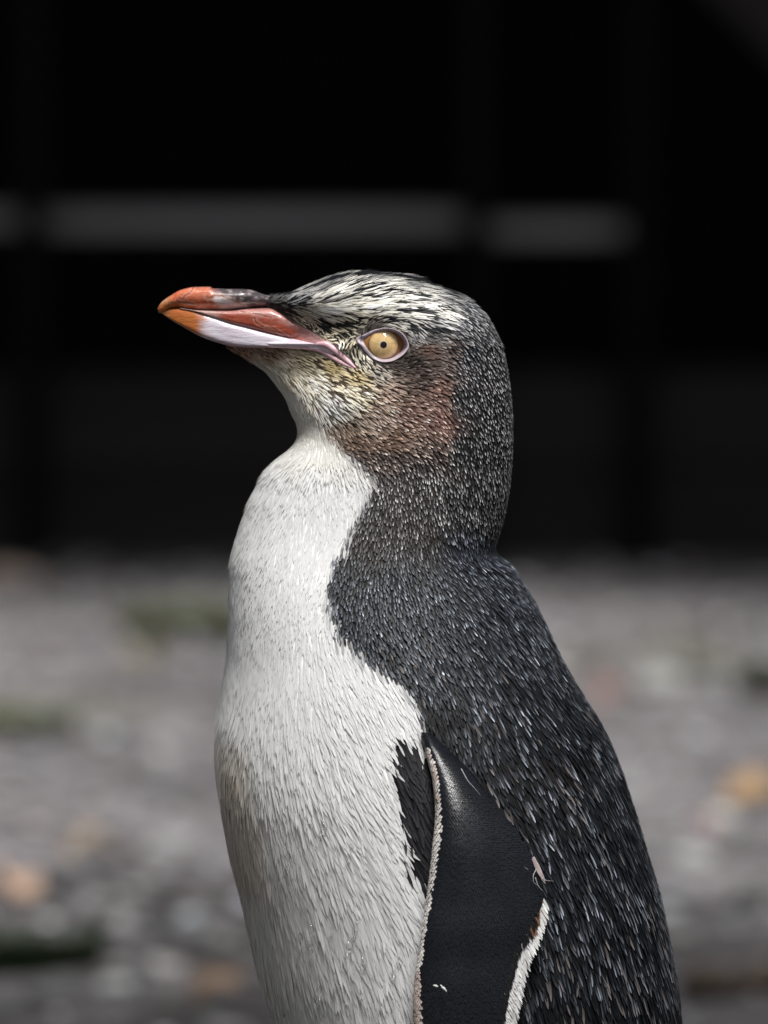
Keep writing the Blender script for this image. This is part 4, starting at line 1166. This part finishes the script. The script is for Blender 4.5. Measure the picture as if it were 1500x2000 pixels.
# ------------------------------------------------------------------ legs, feet, tail (below the frame)
def build_base():
    m_foot = noisy(mat('foot_skin', .55, .4), (.42, .25, .22), (.60, .42, .38), 90, bump=.4, bscale=300, dist=.002)
    m_claw = mat('claw_horn', .4, .5, (.05, .035, .03))
    xh = float(P(1080, 3400)[0])
    for s in (-1, 1):
        ax, ay = xh, s*.045
        V, F = tube([(ax+.01, ay, .135), (ax+.012, ay*1.05, .085), (ax+.008, ay*1.1, .045), (ax, ay*1.12, .018), (ax-.004, ay*1.12, .008)], [(.024,.024),(.020,.020),(.014,.014),(.013,.016),(.010,.014)], 16)
        toes = []
        for da, L in ((-.38, .075), (0, .088), (.38, .075)):
            dx, dy = -math.cos(da), math.sin(da)
            b0 = np.array([ax+.004, ay*1.12, .010]); e0 = b0 + np.array([dx, dy, 0])*L; e0[2] = .005
            pth = [b0, b0*.6+e0*.4 + np.array([0, 0, .003]), b0*.25+e0*.75 + np.array([0, 0, .002]), e0]
            v, f = tube(pth, [(.009,.008),(.008,.007),(.0065,.006),(.005,.0045)], 12)
            F += [tuple(q+len(V) for q in ff) for ff in f]; V += v; toes.append((b0, e0, np.array([dx, dy, 0])))
        for (b0, e0, _), (b1, e1, _) in zip(toes[:-1], toes[1:]):     # web between toes, with thickness
            mid = (e0+e1)/2*.86 + b0*.14
            pl = [b0, e0*.93+b0*.07, mid, e1*.93+b1*.07]
            n0 = len(V)
            V += [np.array([q[0], q[1], .008]) for q in pl] + [np.array([q[0], q[1], .0035]) for q in pl]
            F += [(n0, n0+1, n0+2, n0+3), (n0+7, n0+6, n0+5, n0+4), (n0, n0+4, n0+5, n0+1), (n0+1, n0+5, n0+6, n0+2), (n0+2, n0+6, n0+7, n0+3), (n0+3, n0+7, n0+4, n0)]
        ft = pchild('foot', py_mesh('foot', V, F), m_foot)
        for b0, e0, d in toes:
            v, f = tube([e0-d*.004+np.array([0, 0, .002]), e0+d*.008+np.array([0, 0, .001]), e0+d*.016+np.array([0, 0, -.003])], [.0042, .0030, .0006], 10)
            pchild('claw', py_mesh('claw', v, f), m_claw, ft)
    # stiff tail
    n = 40
    b = P(1330, 3120); base = np.stack([np.full(n, b[0])+rng.uniform(-.02, .005, n), rng.uniform(-.035, .035, n), np.full(n, b[2])+rng.uniform(-.02, .02, n)], -1)
    d = np.stack([np.full(n, .55), base[:, 1]*4, np.full(n, -.9)], -1); nr = norm(np.stack([np.full(n, .85), np.zeros(n), np.full(n, .5)], -1))
    c = np.full((n, 3), .012)
    feathers('tail', base-M_ROOT, d, nr, rng.uniform(.06, .10, n), np.full(n, .010), c, c*.6, c*2, m_feather, root, np.full(n, .003))
build_base()

# ==================================================================== WATER DROPLETS on the belly
def build_drops():
    m = clear_mat('water', 1.36, .52)
    D = [(592,1829,7),(612,1814,8),(651,1811,5),(696,1815,6),(685,1846,9),(713,1877,7.5),(697,1881,4),(783,1869,6),(772,1898,5.5),(612,1857,5),(660,1917,5),
         (628,1932,7),(710,1935,6),(618,1953,5),(684,1950,3.5),(748,1961,5),(768,1959,3.5),(635,1614,8),(567,1673,6),(547,1716,5),(633,1983,6),(559,1981,6),
         (546,1986,5),(663,1989,4),(621,1986,4),(719,1958,3),(756,1976,3.5),(684,1673,5),(690,1645,5),(765,1633,4),(677,1915,3.5),(700,1790,4),(624,1844,3.5)]
    bm = bmesh.new(); bmesh.ops.create_uvsphere(bm, u_segments=20, v_segments=14, radius=1)
    for v in bm.verts:
        if v.co.z > 0: v.co.x *= 1-.38*v.co.z; v.co.z *= 1.5           # drawn out towards the top
        if v.co.y > 0: v.co.y *= .3                                      # flat where it clings
    for f_ in bm.faces: f_.smooth = True
    me = bpy.data.meshes.new('water_droplet'); bm.to_mesh(me); bm.free(); me.materials.append(m)
    for x, y, r in D:
        w0 = P(x, y, -.07); h = float(half_width(w0[0], w0[2])); w0 = P(x, y, -h)
        e = .002
        gx = (float(half_width(w0[0]+e, w0[2])) - float(half_width(w0[0]-e, w0[2])))/(2*e)
        gzz = (float(half_width(w0[0], w0[2]+e)) - float(half_width(w0[0], w0[2]-e)))/(2*e)
        nr = Vector((-gx, -1, -gzz)).normalized()
        o = bpy.data.objects.new('water_droplet', me); COL.objects.link(o)
        zax = (Vector((-.3, 0, 1)) - nr*nr.dot(Vector((-.3, 0, 1)))).normalized(); yax = -nr; xax = yax.cross(zax)
        rot = Matrix((xax, yax, zax)).transposed()
        o.matrix_world = Matrix.Translation(Vector((w0[0], -h, w0[2])) + nr*.0011) @ rot.to_4x4() @ Matrix.Diagonal((r*PXM*.9, r*PXM*.75, r*PXM*.9, 1))
        tag(o, 'clear water droplet clinging to the white belly feathers of the penguin', 'droplet', 'water droplets on the belly')
build_drops()

# ==================================================================== THINGS LYING ON THE GROUND BEHIND
def grass_tuft(px, py, rad, h, c1, c2, label, n=160):
    c = G(px, py); x0, y0 = c[0], c[1]
    V, F, K = [], [], []
    for _ in range(n):
        a = random.uniform(0, 6.283); r = rad*math.sqrt(random.random()); bx, by = r*math.cos(a), r*math.sin(a)*.8
        hh = h*random.uniform(.45, 1.1); lean = random.uniform(.1, .9)*hh; la = a + random.uniform(-.9, .9)
        wv = random.uniform(.0015, .003); sx, sy = -math.sin(la)*wv, math.cos(la)*wv
        k = len(V); cc = [c1[i] + (c2[i]-c1[i])*random.random() for i in range(3)]
        for t in (0, .4, .75, 1):
            q = 1-t*.92
            x, y, z = bx+math.cos(la)*lean*t*t, by+math.sin(la)*lean*t*t, hh*(t-.25*t*t) - .004*(t == 0)
            V += [(x-sx*q, y-sy*q, z), (x+sx*q, y+sy*q, z)]; K += [cc, cc]
        for i in range(3): F.append((k+2*i, k+2*i+1, k+2*i+3, k+2*i+2))
    rt = bpy.data.objects.new('grass_tuft', None); COL.objects.link(rt); rt.location = (x0, y0, gz(x0, y0))
    o = link('blades', py_mesh('blades', V, F, True, K), m_grass, rt); o['kind'] = 'stuff'
    tag(rt, label, 'grass tuft', 'grass tufts on the ground')
m_grass = mat('grass_blade', .55, .3, attr=True)
grass_tuft(375, 1240, .095, .055, (.045,.060,.014), (.12,.125,.045), 'low olive-green grass tuft beside the white breast of the penguin', 620)
grass_tuft(36, 1432, .055, .036, (.04,.060,.010), (.095,.12,.028), 'small bright green grass tuft with a dark stone at its side', 380)
grass_tuft(50, 1882, .062, .040, (.005,.014,.004), (.014,.030,.008), 'dark green flattened grass tuft close behind the penguin', 700)
grass_tuft(1375, 1330, .055, .040, (.075,.082,.035), (.15,.15,.075), 'dull green grass tuft behind the back of the penguin', 130)
grass_tuft(1500, 1385, .030, .05, (.025,.030,.015), (.06,.065,.03), 'dark upright grass tuft beside the dull green tuft', 170)
grass_tuft(285, 1292, .045, .022, (.16,.14,.06), (.26,.23,.11), 'dry yellowish grass tuft in front of the olive tuft', 110)
grass_tuft(1325, 1250, .05, .03, (.12,.12,.08), (.19,.185,.12), 'sparse grey-green grass tuft near the shelter front', 80)

def stone(px, py, r, flat, colr, label, seed):
    c = G(px, py)
    bm = bmesh.new(); bmesh.ops.create_icosphere(bm, subdivisions=3, radius=1)
    v = np.array([q.co[:] for q in bm.verts]); k = 1 + .22*vnoise(v*1.3+seed, seed) + .08*vnoise(v*3.1, seed+1)
    for q, kk in zip(bm.verts, k): q.co = Vector((q.co.x*kk*r*1.15, q.co.y*kk*r, q.co.z*kk*r*flat))
    for f_ in bm.faces: f_.smooth = True
    me = bpy.data.meshes.new('stone'); bm.to_mesh(me); bm.free()
    m = noisy(mat('stone_surface', .85, .3), tuple(.8*q for q in colr), tuple(min(1, 1.2*q) for q in colr), 60, bump=.4, bscale=200, dist=.002)
    o = link('stone', me, m); o.location = (c[0], c[1], gz(c[0], c[1]) + r*flat*.45); o.rotation_euler = (0, 0, seed*1.3)
    tag(o, label, 'stone', 'stones on the ground')
stone(1288, 1372, .026, .75, (.27,.272,.255), 'pale round stone behind the back of the penguin, largest of the pale stones', 1)
stone(1352, 1700, .018, .6, (.27,.28,.27), 'pale grey flat stone behind the lower back of the penguin', 2)
stone(1230, 1560, .016, .6, (.25,.26,.25), 'small pale stone close against the outline of the back', 3)
stone(110, 1425, .024, .6, (.05,.05,.05), 'dark stone beside the small bright green grass tuft', 4)
stone(225, 1800, .022, .6, (.045,.044,.042), 'blackish stone between the penguin breast and the dark grass tuft', 5)
stone(110, 1945, .024, .5, (.06,.06,.062), 'dark grey stone in front of the dark grass tuft', 6)
stone(1492, 1790, .022, .7, (.05,.05,.05), 'dark stone behind the lower back of the penguin', 7)
stone(225, 1945, .016, .6, (.19,.195,.195), 'light grey stone beside the dark grey stone', 8)
stone(320, 1540, .022, .5, (.09,.09,.092), 'flat mid-grey stone beside the belly of the penguin', 9)
stone(240, 1430, .022, .45, (.085,.085,.09), 'flat slate-grey stone between the bright green grass tuft and the penguin breast', 10)
stone(350, 1640, .020, .5, (.25,.245,.255), 'pale lilac-grey stone beside the belly of the penguin', 11)
stone(380, 1840, .020, .5, (.075,.075,.08), 'dark slate stone near the lower belly of the penguin', 12)

def leaf(px, py, ln, wd, colr, label, ang, seed):
    c = G(px, py); n = 14; V, F = [], []
    for i in range(n+1):
        t = i/n; hw = wd*.5*math.sin(math.pi*min(1, t*.98+.01))**.75*(1-.25*t)
        z = .012*math.sin(t*3.0) + .004*math.sin(t*9+seed)
        for u in (-1, -.5, 0, .5, 1): V.append(((t-.5)*ln, u*hw, z + .45*abs(u)*hw))
    for i in range(n):
        for j in range(4): a = i*5+j; F.append((a, a+1, a+6, a+5))
    bm = bmesh.new(); me = py_mesh('leaf', V, F)
    bm.from_mesh(me); bmesh.ops.solidify(bm, geom=bm.faces[:], thickness=.0007); bm.to_mesh(me); bm.free()
    m = noisy(mat('leaf_surface', .55, .4), tuple(.75*q for q in colr), tuple(min(1, 1.15*q) for q in colr), 70, bump=.2, bscale=200, dist=.001)
    o = link('fallen_leaf', me, m); o.location = (c[0], c[1], gz(c[0], c[1])+.006); o.rotation_euler = (R(18), R(-8), ang)
    tag(o, label, 'leaf', 'fallen leaves on the ground')
leaf(1475, 1565, .070, .050, (.28,.175,.085), 'orange-brown fallen leaf behind the back of the penguin', .6, 1)
leaf(22, 1752, .050, .046, (.40,.275,.20), 'peach-coloured fallen leaf above the dark green grass tuft', 1.9, 2)
leaf(175, 1690, .055, .035, (.27,.215,.16), 'small tan fallen leaf beside the peach-coloured leaf', .2, 3)
leaf(1190, 1375, .050, .035, (.24,.14,.12), 'reddish fallen leaf beside the largest pale stone', 1.0, 4)
leaf(20, 1160, .09, .05, (.22,.17,.145), 'dull pinkish fallen leaf near the shelter front', .3, 5)
leaf(430, 1975, .050, .030, (.10,.06,.03), 'dark brown fallen leaf at the foot of the white belly', .5, 6)
leaf(1365, 1630, .035, .024, (.36,.22,.20), 'pinkish fallen leaf below the orange-brown leaf', 2.2, 7)

def branch():
    a, b = G(1345, 1990), G(1640, 1965)
    t = np.linspace(0, 1, 16)[:, None]; pth = a + (b-a)*t; pth[:, 2] = [gz(q[0], q[1]) + .010 for q in pth]
    pth += np.stack([0*t[:, 0], .006*np.sin(t[:, 0]*9), .003*np.sin(t[:, 0]*14)], -1)
    V, F = tube(pth, np.linspace(.010, .015, 16)*(1+.12*np.sin(t[:, 0]*23)), 12)
    m = noisy(mat('bark', .9, .2), (.012,.009,.007), (.04,.028,.02), 60, bump=.7, bscale=120, dist=.004)
    o = link('fallen_branch', py_mesh('fallen_branch', V, F), m)
    tag(o, 'dark brown fallen branch on the ground behind the lower back of the penguin', 'branch')
branch()
